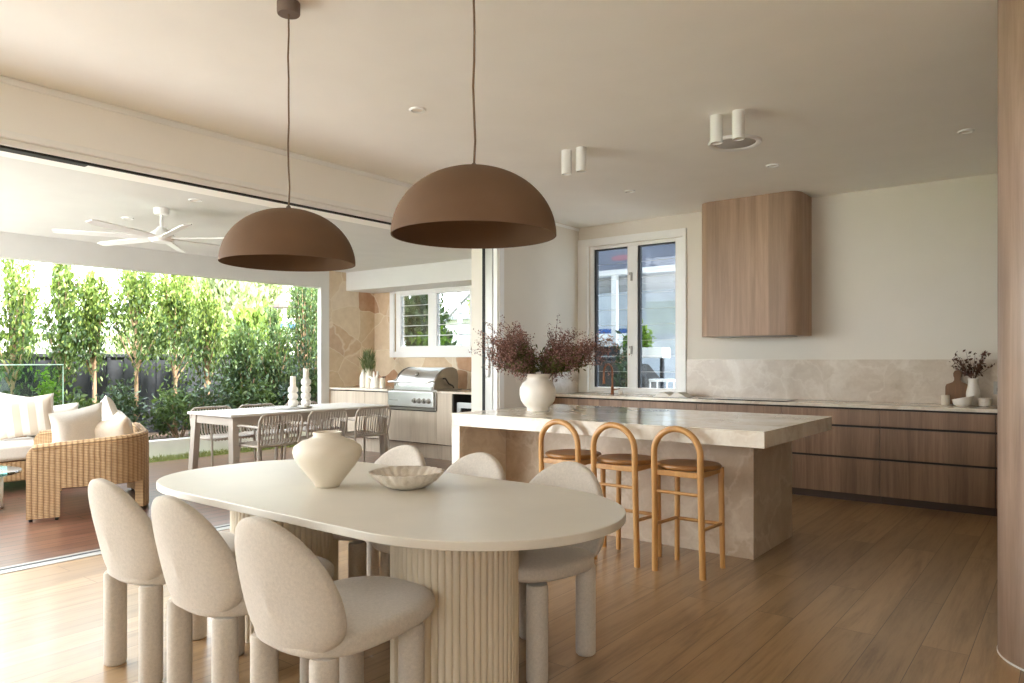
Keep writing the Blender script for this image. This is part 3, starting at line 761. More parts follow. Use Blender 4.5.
obj('vase_body', MB().lathe([(0.03,0),(0.045,0.004),(0.056,0.05),(0.055,0.12),(0.044,0.17),(0.038,0.21),(0.042,0.245),(0.038,0.245),(0.033,0.21),(0.035,0.17),(0.03,0.06),(0,0.05)], 32), M['ceramic_w'], t)
t = thing('dried_sprigs', 'dried dark russet sprigs in the slim white vase', 'dried sprigs', (-0.745, 7.73, 0.9))
sb = MB(); P = []
r = np.random.default_rng(5)
for i in range(24):
    a = 2*PI*r.random(); l = 0.08+0.12*r.random(); h = 0.33+0.16*r.random()
    e = (l*math.cos(a), l*math.sin(a)*0.5, h)
    sb.tube([(0.01*math.cos(a),0.01*math.sin(a),0.07),(0.02*math.cos(a),0.015*math.sin(a),0.25),e], [0.002,0.002,0.0012], 5)
    for s in np.linspace(0.25,1,9): P.append(np.array([0.02*math.cos(a),0.015*math.sin(a),0.25])*(1-s)+np.array(e)*s + r.normal(size=3)*0.012)
obj('stem', sb, M['twig'], t); leaves_mesh('leaves', np.array(P), 0.034, M['dried'], t, aspect=0.6)
t = thing('serving_bowl', 'angled white bowl in front of the chopping board', 'bowl', (-0.81, 7.60, 0.9))
obj('bowl_body', MB().lathe([(0.05,0),(0.058,0.004),(0.075,0.03),(0.086,0.075),(0.08,0.075),(0.07,0.033),(0.05,0.012),(0,0.01)], 40), M['ceramic_w'], t)
for v in t.children[0].data.vertices:
    if v.co.z > 0.02: v.co.z += v.co.x*0.22
t = thing('small_canister', 'small beige canister left of the white bowl', 'canister', (-0.955, 7.68, 0.9))
obj('canister_body', MB().lathe([(0.03,0),(0.034,0.003),(0.034,0.085),(0.031,0.09),(0,0.09)], 28), M['ceramic'], t)
t = thing('mortar', 'small grey stone pot right of the white bowl', 'pot', (-0.65, 7.66, 0.9))
obj('pot_body', MB().lathe([(0.04,0),(0.05,0.005),(0.055,0.07),(0.05,0.075),(0.044,0.02),(0,0.02)], 28), M['travertine'], t)
t = thing('power_outlet', 'grey power outlet on the splashback beside the dried sprigs', 'power outlet', (-0.56, WY-0.018, 1.06))
obj('face_plate', MB().box(-0.04,0.04,-0.009,0,-0.058,0.058), M['alu'], t, bevel=0.002)
obj('socket', MB().box(-0.016,0.016,-0.011,-0.009,-0.03,0.0), M['greybook'], t, smooth=0)
# range hood
t = thing('range_hood', 'walnut clad range hood with rounded corners on the kitchen wall', 'range hood', (-2.70, 7.6, 1.56))
hx0, hx1, hy0 = -3.225, -2.175, 7.41
out = [(hx1, WY)] + [(hx0, WY)]
rr = 0.14
ol = [(hx0, WY-0.001)]
for i in range(13):
    a = PI + PI/2*i/12; ol.append((hx0+rr+rr*math.cos(a), hy0+rr+rr*math.sin(a)))
for i in range(13):
    a = -PI/2 + PI/2*i/12; ol.append((hx1-rr+rr*math.cos(a), hy0+rr+rr*math.sin(a)))
ol.append((hx1, WY-0.001))
obj('cladding', MB().prism(ol, 1.56, CEIL-0.001), M['walnut_hood'], t, world=True, smooth=30)
obj('filter_panel', MB().prism(roundrect(hx0+0.12,hx1-0.12,hy0+0.1,WY-0.06,0.02), 1.552, 1.56), M['greysteel'], t, world=True, bevel=0.002)

# ------------------------------------------------------------------ island
IX0, IX1, IY0, IY1 = -3.83, -1.415, 4.178, 5.62
t = thing('kitchen_island', 'stone kitchen island with thick cream top and waterfall end', 'kitchen island', (-2.6, 4.9, 0))
obj('countertop', MB().box(IX0, IX1, IY0, IY1, 0.803, 0.90), M['stone_top'], t, bevel=0.003, world=True)
obj('waterfall_panel', MB().box(IX0, IX0+0.082, IY0, IY1, 0.0, 0.803), M['stone_top'], t, bevel=0.003, world=True)
obj('base', MB().box(IX0+0.082, -3.40, 4.751, 5.565, 0, 0.803).box(-3.397, -1.68, 4.751, 5.565, 0, 0.803), M['stone_base'], t, bevel=0.002, world=True)

# bar stools
def make_stool(label, loc):
    t = thing('bar_stool', label, 'bar stool', loc, 0, 'bar stools at the island')
    w = 0.151; yb = -0.165; yf = 0.16
    path = [(-w-0.006, yb+0.012, 0.0), (-w, yb, 0.45), (-w, yb-0.012, 0.741)]
    path += [(-w*math.cos(a), yb-0.012-0.006*math.sin(a), 0.741+0.151*math.sin(a)) for a in [PI*i/16 for i in range(1,16)]]
    path += [(w, yb-0.012, 0.741), (w, yb, 0.45), (w+0.006, yb+0.012, 0.0)]
    obj('back_frame', MB().tube(path, 0.0195, 14), M['stool'], t, smooth=50)
    obj('seat', MB().lathe([(0,0.632),(0.165,0.632),(0.19,0.64),(0.2,0.65),(0.2,0.658),(0.194,0.666),(0.17,0.668),(0.1,0.662),(0,0.659)], 56, Matrix.Diagonal((1,0.94,1,1))), M['stoolseat'], t, smooth=50)
    obj('seat_rail', MB().box(-w,w,yb-0.01,yb+0.012,0.60,0.634).box(-w,w,yf-0.03,yf-0.01,0.60,0.634).box(-w+0.0,-w+0.022,yb,yf-0.02,0.60,0.634).box(w-0.022,w,yb,yf-0.02,0.60,0.634), M['stool'], t, bevel=0.004)
    for s in (-1,1):
        obj('leg', MB().tube([(s*(w+0.004),yf,0.0),(s*(w-0.004),yf-0.01,0.636)], [0.0165,0.019], 14), M['stool'], t, smooth=50)
    obj('back_rail', MB().tube([(-w,yb,0.50),(w,yb,0.50)], 0.0105, 10), M['stool'], t, smooth=50)
    obj('footrest', MB().tube([(-w,yf,0.275),(w,yf,0.275)], 0.012, 10), M['stool'], t, smooth=50)
    for s in (-1,1):
        obj('side_stretcher', MB().tube([(s*w,yb,0.292),(s*w,yf,0.28)], 0.0115, 10), M['stool'], t, smooth=50)
    return t
s0 = make_stool('bar stool nearest the open end of the island', (-1.925, 4.29, 0))
dup(s0, (-2.362, 4.29, 0), 0, 'middle honey wood bar stool of the three at the island')
dup(s0, (-2.785, 4.29, 0), 0, 'bar stool nearest the waterfall end of the island, below the vase')

# island vase with dusky bouquet
t = thing('round_vase', 'round cream vase on the island holding a dusky plum bouquet', 'vase', (-3.45, 4.79, 0.90))
obj('vase_body', MB().lathe([(0.084,0),(0.088,0.003),(0.088,0.024),(0.095,0.032),(0.112,0.048),(0.135,0.08),(0.148,0.13),(0.146,0.18),(0.126,0.222),(0.1,0.242),(0.089,0.256),(0.092,0.27),(0.104,0.288),(0.113,0.298),(0.108,0.3),(0.082,0.26),(0.115,0.22),(0.13,0.15),(0.1,0.05),(0,0.02)], 56),
    M['ceramic_w'], t, smooth=70)
t = thing('plum_bouquet', 'wide bushy bouquet of dusky plum blossom branches in the round vase', 'bouquet', (-3.45, 4.79, 0.90))
r = np.random.default_rng(21)
tw = MB(); PB = []; PG = []
cyw, syw = math.cos(math.radians(37.8)), math.sin(math.radians(37.8))
def bdir(lat, dep, up):   # lateral across the view, dep into the room
    return np.array([lat*cyw - dep*syw, lat*syw + dep*cyw, up])
def cubic(p0, p1, p2, s): return (1-s)**2*p0 + 2*(1-s)*s*p1 + s*s*p2
clusters = []
for i in range(72):
    left = i % 2 == 0
    if left: e = bdir(-0.06-0.36*r.random()**0.9, r.normal()*0.14, 0.0); top = 0.34 + 0.33*r.random()
    else: e = bdir(0.10+0.52*r.random()**0.9, r.normal()*0.14, 0.0); top = 0.32 + 0.30*r.random()
    if abs(e[0]*cyw+e[1]*syw) > 0.36: top = 0.36+0.22*r.random()
    e[2] = top
    q_ = e[:2]/max(0.05, np.linalg.norm(e[:2])); p0 = np.array([-0.02*q_[0]+r.normal()*0.012, -0.02*q_[1]+r.normal()*0.012, 0.12]); p1 = np.array([q_[0]*0.075, q_[1]*0.075, 0.37+0.05*r.random()])
    pts = [cubic(p0, p1, e, s) for s in np.linspace(0,1,6)]
    tw.tube([tuple(p) for p in pts], [0.0035,0.0032,0.0028,0.0022,0.0016,0.001], 5)
    for k in range(14):
        s = 0.42+0.58*r.random(); q0 = cubic(p0, p1, e, s)
        dv = (e-p1)/np.linalg.norm(e-p1)*0.5 + r.normal(size=3)*0.45; dv[2] += 0.3
        q1 = q0 + dv*(0.07+0.05*r.random())
        tw.tube([tuple(q0), tuple((q0+q1)/2 + r.normal(size=3)*0.004), tuple(q1)], [0.0014,0.0012,0.0008], 4)
        for _ in range(19): PB.append(q0 + (q1-q0)*(0.2+0.9*r.random()) + r.normal(size=3)*0.013)
    for _ in range(46):
        s = 0.42+0.32*r.random(); PG.append(cubic(p0, p1, e, s) + r.normal(size=3)*0.035)
PG = np.array(PG); PG = PG[PG[:,2] > 0.315]
obj('branches', tw, M['twig'], t)
leaves_mesh('blossom', np.array(PB), 0.0145, M['plum'], t, aspect=0.7)
leaves_mesh('foliage', PG, 0.042, M['plumgreen'], t, aspect=0.3)

# ------------------------------------------------------------------ dining table and chairs
TX, TY = -2.47, 2.168
t = thing('dining_table', 'cream dining table with rounded top on two fluted drum bases', 'dining table', (TX, TY, 0))
def table_outline(st, a, b, m=48):
    out = []
    for th0, sx, n in ((-PI/2, 1, 2.08), (PI/2, -1, 2.5)):
        for k in range(m+1):
            th = th0 + PI*k/m; c, sn = math.cos(th), math.sin(th)
            out.append((sx*(st + a*abs(c)**(2/n)), b*math.copysign(abs(sn)**(2/n), sn)))
    return out
obj('tabletop', MB().prism(table_outline(0.57, 0.625, 0.553), 0.708, 0.740), M['tabletop'], t, bevel=0.0045, seg=3, smooth=30)
for px in (-0.63, 0.50):
    nfl = 58; per = 10; out = []
    for i in range(nfl*per):
        th = 2*PI*i/(nfl*per); ph = (i % per)/per
        rr = 0.246 + 0.010*math.sqrt(max(0.0, 1-(2*ph-1)**2))
        out.append((px+rr*math.cos(th), rr*math.sin(th)))
    obj('fluted_base', MB().prism(out, 0.0, 0.708), M['flute'], t, smooth=40)

def make_chair(label, loc, rz):
    """chair faces +Y in its own frame; origin at the centre of its footprint"""
    t = thing('dining_chair', label, 'dining chair', loc, rz, 'upholstered dining chairs')
    # seat: a soft rounded cushion
    sm = MB()
    nu, nv = 64, 24
    def seatpt(u, v):
        th = 2*PI*u; ph = -PI/2 + PI*v
        c, s = math.cos(th), math.sin(th)
        n = 3.0 if s < 0 else 2.6
        cx = math.copysign(abs(c)**(2/n), c); sy = math.copysign(abs(s)**(2/n), s)
        rr = max(0.0, math.cos(ph))**0.30
        z = math.copysign(abs(math.sin(ph))**0.62, math.sin(ph))
        x = 0.252*cx*rr; y = 0.047 + 0.290*sy*rr
        zt = 0.437 + 0.038*z + 0.065*y
        if z > 0: zt += 0.012*max(0.0, -sy*rr)**2 + 0.010*abs(cx*rr)**2*(1-max(0, sy*rr))
        return (x, y, zt)
    sm.grid(seatpt, nu, nv)
    obj('seat', sm, M['linen'], t, smooth=80)
    # back: an egg shaped shell that curves around the sitter
    bm_ = MB()
    def backpt(u, v):
        th = 2*PI*u; ph = -PI/2 + PI*v
        rr = max(0.0, math.cos(ph))**0.34
        c, s = math.cos(th), math.sin(th)
        if s >= 0:
            zz = 0.281*abs(s)*rr; cx = c
        else:
            n = 2.7; zz = -0.160*abs(s)**(2/n)*rr; cx = math.copysign(abs(c)**(2/n), c)
        x = 0.249*cx*rr
        if s < 0: x *= 1.0 - 0.06*(zz/-0.16)**2
        th_ = 0.033*math.copysign(abs(math.sin(ph))**0.55, math.sin(ph))
        z = 0.548 + zz
        y = th_ + 0.95*x*x
        return (x, -0.210 + y - 0.235*(z-0.40), z)
    bm_.grid(backpt, 72, 22)
    obj('backrest', bm_, M['linen'], t, smooth=80)
    for sx in (-1,1):
        for y in (-0.182, 0.188):
            obj('leg', MB().lathe([(0.038,0.0),(0.044,0.006),(0.045,0.02),(0.045,0.39),(0.04,0.40)], 28, Tr(sx*0.158, y, 0)), M['linen'], t, smooth=50)
    return t
c0 = make_chair('linen dining chair nearest the camera on the near side of the table', (-1.984, 1.598, 0), 0)
dup(c0, (-2.552, 1.607, 0), 0, 'middle linen dining chair on the near side of the table')
dup(c0, (-3.13, 1.625, 0), 0, 'linen dining chair closest to the deck on the near side of the table')
dup(c0, (-1.895, 2.595, 0), PI, 'linen dining chair on the island side at the table end, beside the stools')
dup(c0, (-2.45, 2.595, 0), PI, 'middle linen dining chair on the island side of the table')
dup(c0, (-3.00, 2.595, 0), PI, 'linen dining chair on the island side behind the cream urn and bowl')

t = thing('ceramic_urn', 'wide-shouldered cream ceramic urn on the dining table', 'vase', (-2.672, 2.09, 0.74))
obj('urn_body', MB().lathe([(0.046,0),(0.053,0.003),(0.062,0.018),(0.09,0.055),(0.124,0.098),(0.147,0.135),(0.153,0.16),(0.147,0.183),(0.118,0.204),(0.082,0.217),(0.066,0.225),(0.061,0.232),(0.065,0.243),(0.062,0.247),(0.054,0.238),(0.058,0.224),(0.1,0.197),(0.135,0.16),(0.1,0.09),(0.03,0.02),(0,0.015)], 64),
    M['ceramic'], t, smooth=70)
t = thing('ribbed_bowl', 'shallow ribbed stone bowl on the dining table beside the urn', 'bowl', (-2.37, 2.29, 0.74))
bw = MB(); n = 96
prof = [(0,0.004),(0.06,0.0),(0.085,0.006),(0.13,0.035),(0.158,0.066),(0.162,0.074),(0.156,0.075),(0.125,0.046),(0.08,0.02),(0,0.016)]
bw.lathe(prof, n)
bw.v = [(x*(1+0.045*math.cos(22*math.atan2(y,x))*(math.hypot(x,y)/0.16)), y*(1+0.045*math.cos(22*math.atan2(y,x))*(math.hypot(x,y)/0.16)), z) for x,y,z in bw.v]
obj('bowl_body', bw, M['travertine'], t, smooth=60)

# ------------------------------------------------------------------ pendants
def make_pendant(label, x, y, zr):
    t = thing('pendant_lamp', label, 'pendant lamp', (x, y, CEIL), 0, 'brown dome pendant lamps above the table')
    zr = zr-CEIL; R = 0.308; Hh = 0.255
    prof = []
    for i in range(25):
        a = PI/2*i/24; prof.append((R*math.cos(a)**0.96 if i < 24 else 0.0, zr + Hh*math.sin(a)))
    inner = [(max(0,r_-0.006) if i < 24 else 0.0, z_-0.006 if i else z_) for i,(r_,z_) in enumerate(prof)]
    full = list(reversed(inner)) + prof
    obj('lamp_shade', MB().lathe(full, 96, capb=False, capt=False), M['shade'], t, smooth=70)
    obj('canopy', MB().lathe([(0.0,-0.055),(0.05,-0.055),(0.053,-0.05),(0.053,0.0),(0,0)], 32), M['canopy'], t)
    top = zr+Hh
    obj('cord', MB().tube([(0,0,-0.05)]+[(0.006*math.sin(k*1.9), 0.004*math.cos(k*2.3), -0.05+(top+0.05)*k/9) for k in range(1,9)]+[(0,0,top)], 0.0042, 8), M['cord'], t, smooth=60)
    obj('cord_grip', MB().lathe([(0.011,top-0.004),(0.011,top+0.012),(0.006,top+0.018),(0,top+0.018)], 16), M['canopy'], t)
    sk = obj('lamp_socket', MB().lathe([(0.0,top-0.09),(0.02,top-0.09),(0.022,top-0.07),(0.022,top-0.02),(0,top-0.015)], 20), M['canopy'], t)
    return t
make_pendant('brown dome pendant lamp nearer the island, hanging over the table', -1.785, 2.07, 1.773)
make_pendant('brown dome pendant lamp nearer the deck, hanging over the table', -2.935, 2.07, 1.763)

# ------------------------------------------------------------------ ceiling fittings
def spot(label, x, y):
    t = thing('surface_spotlight', label, 'ceiling light', (x, y, CEIL), 0, 'white cylinder spotlights')
    obj('housing', MB().lathe([(0.030,-0.182),(0.036,-0.19),(0.041,-0.188),(0.041,-0.001),(0,-0.001)], 36, capb=False), M['white'], t)
    obj('lens', MB().lathe([(0,-0.178),(0.032,-0.178),(0.032,-0.17),(0,-0.17)], 28), M['lens'], t)
    return t
spot('left cylinder spotlight of the pair further from the speaker', -3.245, 4.90)
spot('right cylinder spotlight of the pair further from the speaker', -3.105, 4.90)
spot('left cylinder spotlight of the pair beside the round speaker', -1.965, 4.83)
spot('right cylinder spotlight of the pair beside the round speaker', -1.81, 4.83)
t = thing('ceiling_speaker', 'round ceiling speaker with white ring above the island', 'speaker', (-2.09, 5.5, CEIL))
obj('ring', MB().lathe([(0.155,-0.012),(0.175,-0.022),(0.195,-0.02),(0.2,-0.001),(0.15,-0.001),(0.155,-0.012)], 48, capb=False, capt=False), M['white'], t)
obj('grille', MB().lathe([(0,-0.016),(0.12,-0.014),(0.156,-0.008),(0.156,-0.003),(0,-0.003)], 48), M['speakergrey'], t)
def downlight(label, x, y, z):
    t = thing('downlight', label, 'downlight', (x, y, z), 0, 'recessed downlights')
    obj('ring', MB().lathe([(0.036,-0.004),(0.042,-0.012),(0.052,-0.011),(0.056,-0.0005),(0.034,-0.0005)], 32, capb=False, capt=False), M['white'], t)
    obj('lens', MB().lathe([(0,-0.002),(0.036,-0.002),(0.036,-0.0005),(0,-0.0005)], 32), M['lens'], t)
downlight('recessed downlight in the ceiling between the two pendant cords', -3.5, 3.48, CEIL)
downlight('recessed downlight near the kitchen window', -3.52, 6.45, CEIL)
downlight('recessed downlight near the range hood', -2.08, 6.35, CEIL)
downlight('recessed downlight near the rounded timber wall', -0.65, 6.27, CEIL)
downlight('recessed downlight on the deck ceiling right of the fan', -5.83, 3.2, AC)
downlight('recessed downlight on the deck ceiling left of the fan', -7.08, 3.22, AC)

# ------------------------------------------------------------------ ceiling fan on the deck
t = thing('ceiling_fan', 'white ceiling fan with seven blades over the deck', 'ceiling fan', (-6.40, 3.20, AC))
obj('canopy', MB().lathe([(0,-0.06),(0.05,-0.06),(0.062,-0.05),(0.065,-0.001),(0,-0.001)], 28), M['white'], t)
obj('down_rod', MB().tube([(0,0,-0.055),(0,0,-0.18)], 0.013, 12), M['white'], t)
obj('motor', MB().lathe([(0,-0.16),(0.03,-0.165),(0.05,-0.19),(0.1,-0.225),(0.11,-0.25),(0.1,-0.275),(0.085,-0.285),(0.085,-0.30),(0,-0.305)], 36), M['white'], t)
for k in range(7):
    a = math.radians(38 + k*360/7)
    Mx = Rz(a) @ Tr(0,0,-0.262) @ Rx(math.radians(11))
    obj('blade', MB().prism([(0.09,-0.03),(0.25,-0.05),(0.79,-0.044),(0.82,-0.03),(0.82,0.03),(0.79,0.044),(0.25,0.05),(0.09,0.03)], -0.005, 0.005, Mx), M['white'], t, bevel=0.002)

# ------------------------------------------------------------------ alfresco kitchen
BYF = 6.985
units = [(-8.868,-8.095,'pale timber cabinet at the stone wall end of the outdoor bench',True),(-8.095,-7.604,'pale timber cabinet left of the barbecue',True)]
for x0, x1, lab, _ in units:
    t = thing('outdoor_cabinet', lab, 'cabinet', ((x0+x1)/2, 7.3, 0), 0, 'pale outdoor kitchen cabinets')
    obj('body', MB().box(x0+0.001,x1-0.001,BYF+0.02,AY-0.002,0.19,0.868), M['dark'], t, smooth=0, world=True)
    obj('door', MB().box(x0+0.003,x1-0.003,BYF,BYF+0.019,0.2,0.855), M['palewood'], t, bevel=0.0015, world=True)
    obj('kickboard', MB().box(x0+0.001,x1-0.001,BYF+0.05,BYF+0.07,0,0.19), M['palewood'], t, smooth=0, world=True)
x0, x1 = -7.604, -6.682
t = thing('outdoor_cabinet', 'pale timber double-door cabinet below the barbecue', 'cabinet', (-7.1, 7.3, 0), 0, 'pale outdoor kitchen cabinets')
obj('body', MB().box(x0+0.001,x1-0.001,BYF+0.02,AY-0.002,0.19,0.63), M['dark'], t, smooth=0, world=True)
obj('door', MB().box(x0+0.003,-7.151,BYF,BYF+0.019,0.2,0.62), M['palewood'], t, bevel=0.0015, world=True)
obj('door', MB().box(-7.148,x1-0.003,BYF,BYF+0.019,0.2,0.62), M['palewood'], t, bevel=0.0015, world=True)
obj('kickboard', MB().box(x0+0.001,x1-0.001,BYF+0.05,BYF+0.07,0,0.19), M['palewood'], t, smooth=0, world=True)
t = thing('outdoor_cabinet', 'narrow pale timber panel cabinet right of the barbecue', 'cabinet', (-6.47, 7.3, 0), 0, 'pale outdoor kitchen cabinets')
obj('body', MB().box(-6.679,-6.40,BYF+0.02,AY-0.002,0.19,0.868), M['dark'], t, smooth=0, world=True)
obj('door', MB().box(-6.679,-6.40,BYF,BYF+0.019,0.2,0.868), M['palewood'], t, bevel=0.0015, world=True)
obj('kickboard', MB().box(-6.679,-6.40,BYF+0.05,BYF+0.07,0,0.19), M['palewood'], t, smooth=0, world=True)
t = thing('bar_fridge', 'glass-door bar fridge in a dark recess at the right of the outdoor bench', 'fridge', (-5.98, 7.3, 0))
obj('cabinet_body', MB().box(-6.36,-5.72,BYF+0.10,AY-0.05,0.04,0.74), M['dark'], t, smooth=0, world=True)
fr = MB().box(-6.36,-5.72,BYF+0.05,BYF+0.10,0.69,0.76).box(-6.36,-5.72,BYF+0.05,BYF+0.10,0.04,0.11).box(-6.36,-6.30,BYF+0.05,BYF+0.10,0.11,0.69).box(-5.78,-5.72,BYF+0.05,BYF+0.10,0.11,0.69)
fd = obj('door_frame', fr, M['steel'], t, bevel=0.003, world=True)
obj('door_glass', MB().box(-6.30,-5.78,BYF+0.07,BYF+0.08,0.11,0.69), M['cook'], t, smooth=0, world=True)
struct('recess_frame', MB().box(-6.398,-6.378,BYF+0.01,AY,0,0.868).box(-6.378,-5.66,AY-0.03,AY,0,0.868).box(-5.66,-5.64,BYF+0.01,AY,0,0.868), M['dark'], smooth=0)
ob = MB().box(-8.868,-7.60,BYF-0.015,AY-0.002,0.872,0.90).box(-6.66,-5.5,BYF-0.015,AY-0.002,0.872,0.90).box(-7.60,-6.66,7.52,AY-0.002,0.872,0.90)
tag(obj('outdoor_benchtop', ob, M['stone_top'], bevel=0.002), 'cream stone top of the outdoor kitchen bench', 'benchtop')
# barbecue
t = thing('barbecue_grill', 'stainless steel built-in barbecue with domed lid on the outdoor bench', 'barbecue', (-7.11, 7.25, 0.64))
bx0, bx1 = -7.575, -6.665
obj('firebox', MB().box(bx0+0.02,bx1-0.02,BYF+0.02,7.5,0.64,0.915), M['greysteel'], t, bevel=0.004, world=True)
obj('surround', MB().box(bx0,bx1,BYF-0.02,BYF+0.02,0.635,0.66).box(bx1-0.025,bx1,BYF-0.02,BYF+0.02,0.66,0.885).box(bx0,bx0+0.02,BYF-0.02,BYF+0.02,0.66,0.885), M['greysteel'], t, bevel=0.003, world=True)
cp = obj('control_panel', MB().box(bx0+0.02,bx1-0.027,BYF-0.045,BYF+0.01,0.68,0.885), M['steel'], t, bevel=0.008, world=True)
for k in range(4):
    kx = -7.105+0.07+k*0.088
    kb = MB().lathe([(0,0),(0.036,0),(0.036,0.006),(0.025,0.01),(0.022,0.036),(0,0.038)], 20, Tr(kx,BYF-0.045,0.765) @ Rx(PI/2))
    kb.v = [(x-t.location.x, y-t.location.y, z-t.location.z) for x,y,z in kb.v]
    obj('knob', kb, M['greysteel'], cp)
pb_ = MB().box(-7.53,-7.36,BYF-0.047,BYF-0.045,0.755,0.77)
pb_.v = [(x-t.location.x, y-t.location.y, z-t.location.z) for x,y,z in pb_.v]
obj('badge', pb_, M['alu'], cp, smooth=0)
hp = [(7.50,0.915),(7.50,1.10),(7.47,1.175),(7.40,1.205),(7.30,1.205),(7.20,1.175),(7.11,1.115),(7.055,1.035),(7.03,0.955),(7.025,0.915)]
Mz = Matrix(((0,0,1,0),(1,0,0,0),(0,1,0,0),(0,0,0,1)))
obj('lid', MB().prism(hp, -7.50, -6.78, Mz), M['steel'], t, bevel=0.012, seg=3, world=True)
hs_ = [(7.505,0.91),(7.505,1.102),(7.472,1.182),(7.40,1.212),(7.30,1.212),(7.197,1.182),(7.104,1.12),(7.048,1.038),(7.022,0.957),(7.02,0.91)]
for xa, xb in ((-7.525,-7.495),(-6.785,-6.755)):
    obj('lid_end', MB().prism(hs_, xa, xb, Mz), M['greysteel'], t, bevel=0.006, world=True)
obj('lid_skirt', MB().box(-7.495,-6.785,7.0,7.03,0.905,0.955), M['steel'], t, bevel=0.006, world=True)
obj('lid_handle', MB().tube([(-7.56,6.955,1.01),(-6.79,6.955,1.01)], 0.016, 12).tube([(-7.53,6.955,1.01),(-7.51,7.06,1.03)], 0.013, 8).tube([(-6.80,6.955,1.01),(-6.77,7.06,1.03)], 0.013, 8), M['steel'], t, world=True)
gb = MB().lathe([(0,0),(0.035,0),(0.035,0.012),(0,0.014)], 20, Tr(-7.14,7.09,1.115) @ Rx(math.radians(52)))
obj('thermometer', gb, M['greysteel'], t, world=True)
obj('rotisserie_bracket', MB().tube([(-6.755,7.20,1.06),(-6.71,7.20,1.06),(-6.71,7.26,0.99),(-6.71,7.34,0.96),(-6.71,7.36,0.93)], 0.011, 8), M['black'], t, world=True)
# objects on the outdoor bench
t = thing('bottle_vase', 'slim white bottle vase on the outdoor bench, left of the grass vase', 'vase', (-8.47, 7.28, 0.9))
obj('vase_body', MB().lathe([(0.045,0),(0.05,0.004),(0.05,0.16),(0.035,0.2),(0.02,0.235),(0.02,0.265),(0.016,0.265),(0.016,0.23),(0,0.22)], 24), M['ceramic_w'], t)
t = thing('cylinder_vase', 'tall cream cylinder vase holding green grass', 'vase', (-8.33, 7.27, 0.9))
obj('vase_body', MB().lathe([(0.05,0),(0.054,0.004),(0.05,0.29),(0.044,0.29),(0.042,0.04),(0,0.03)], 24), M['ceramic'], t)
t = thing('grass_bunch', 'tuft of green grass in the cream cylinder vase', 'plant', (-8.33, 7.27, 0.9))
n = 260; aa = rng.random(n)*2*PI; ss = rng.random(n)
P = np.stack([0.09*ss*np.cos(aa), 0.09*ss*np.sin(aa), 0.3+0.2*rng.random(n)], axis=1)
D = np.stack([np.cos(aa)*0.5*ss, np.sin(aa)*0.5*ss, np.ones(n)], axis=1)
leaves_mesh('blades', P, 0.2, M['leaf_pale'], t, aspect=0.05, dirs=D)
sb = MB()
for k in range(6): sb.tube([(0.01*math.cos(k),0.01*math.sin(k),0.06),(0.03*math.cos(k),0.03*math.sin(k),0.34)], 0.003, 5)
obj('stem', sb, M['plumgreen'], t)
t = thing('sculpted_jug', 'white sculpted jug with branching arms on the outdoor bench', 'jug', (-8.16, 7.24, 0.9))
obj('jug_body', MB().lathe([(0.06,0),(0.068,0.004),(0.066,0.08),(0.056,0.12),(0.048,0.15),(0.04,0.15),(0.04,0.1),(0,0.09)], 24), M['ceramic_w'], t)
obj('arm', MB().tube([(-0.03,0,0.12),(-0.09,0,0.155),(-0.14,0,0.16)], [0.022,0.018,0.012], 10), M['ceramic_w'], t)
obj('arm', MB().tube([(0.01,0,0.12),(0.05,0,0.18),(0.06,0,0.25)], [0.022,0.018,0.01], 10), M['ceramic_w'], t)
obj('arm', MB().tube([(-0.02,0.01,0.13),(-0.045,0.02,0.19),(-0.05,0.02,0.24)], [0.02,0.016,0.01], 10), M['ceramic_w'], t)
t = thing('small_pot', 'small cream pot with dark spout lid left of the barbecue', 'pot', (-8.00, 7.24, 0.9))
obj('pot_body', MB().lathe([(0.035,0),(0.042,0.004),(0.04,0.12),(0.034,0.15),(0,0.155)], 24), M['ceramic'], t)
obj('spout', MB().tube([(0,0,0.155),(0.04,-0.01,0.16),(0.085,-0.02,0.165)], [0.016,0.014,0.01], 8), M['twig'], t)

# ------------------------------------------------------------------ outdoor dining
t = thing('outdoor_table', 'long pale outdoor dining table on the deck', 'table', (-7.335, 5.26, 0))
obj('tabletop', MB().box(-7.77,-6.90,4.17,6.36,0.715,0.74), M['outtop'], t, bevel=0.004, world=True)
obj('apron', MB().box(-7.72,-6.95,4.22,4.25,0.62,0.715).box(-7.72,-6.95,6.28,6.31,0.62,0.715).box(-7.72,-7.69,4.25,6.28,0.62,0.715).box(-6.98,-6.95,4.25,6.28,0.62,0.715), M['outwhite'], t, bevel=0.003, world=True)
for sx, x in ((-1,-7.70),(1,-6.97)):
    for sy, y in ((-1,4.24),(1,6.29)):
        V = []
        for z, ex in ((0,0.05),(0.715,0)):
            for dx, dy in ((-0.045,-0.035),(0.045,-0.035),(0.045,0.035),(-0.045,0.035)):
                V.append((x+sx*ex+dx, y+sy*ex*0.4+dy, z))
        obj('leg', MB().add(V, [(3,2,1,0),(4,5,6,7),(0,1,5,4),(1,2,6,5),(2,3,7,6),(3,0,4,7)]), M['outwhite'], t, bevel=0.006, world=True)

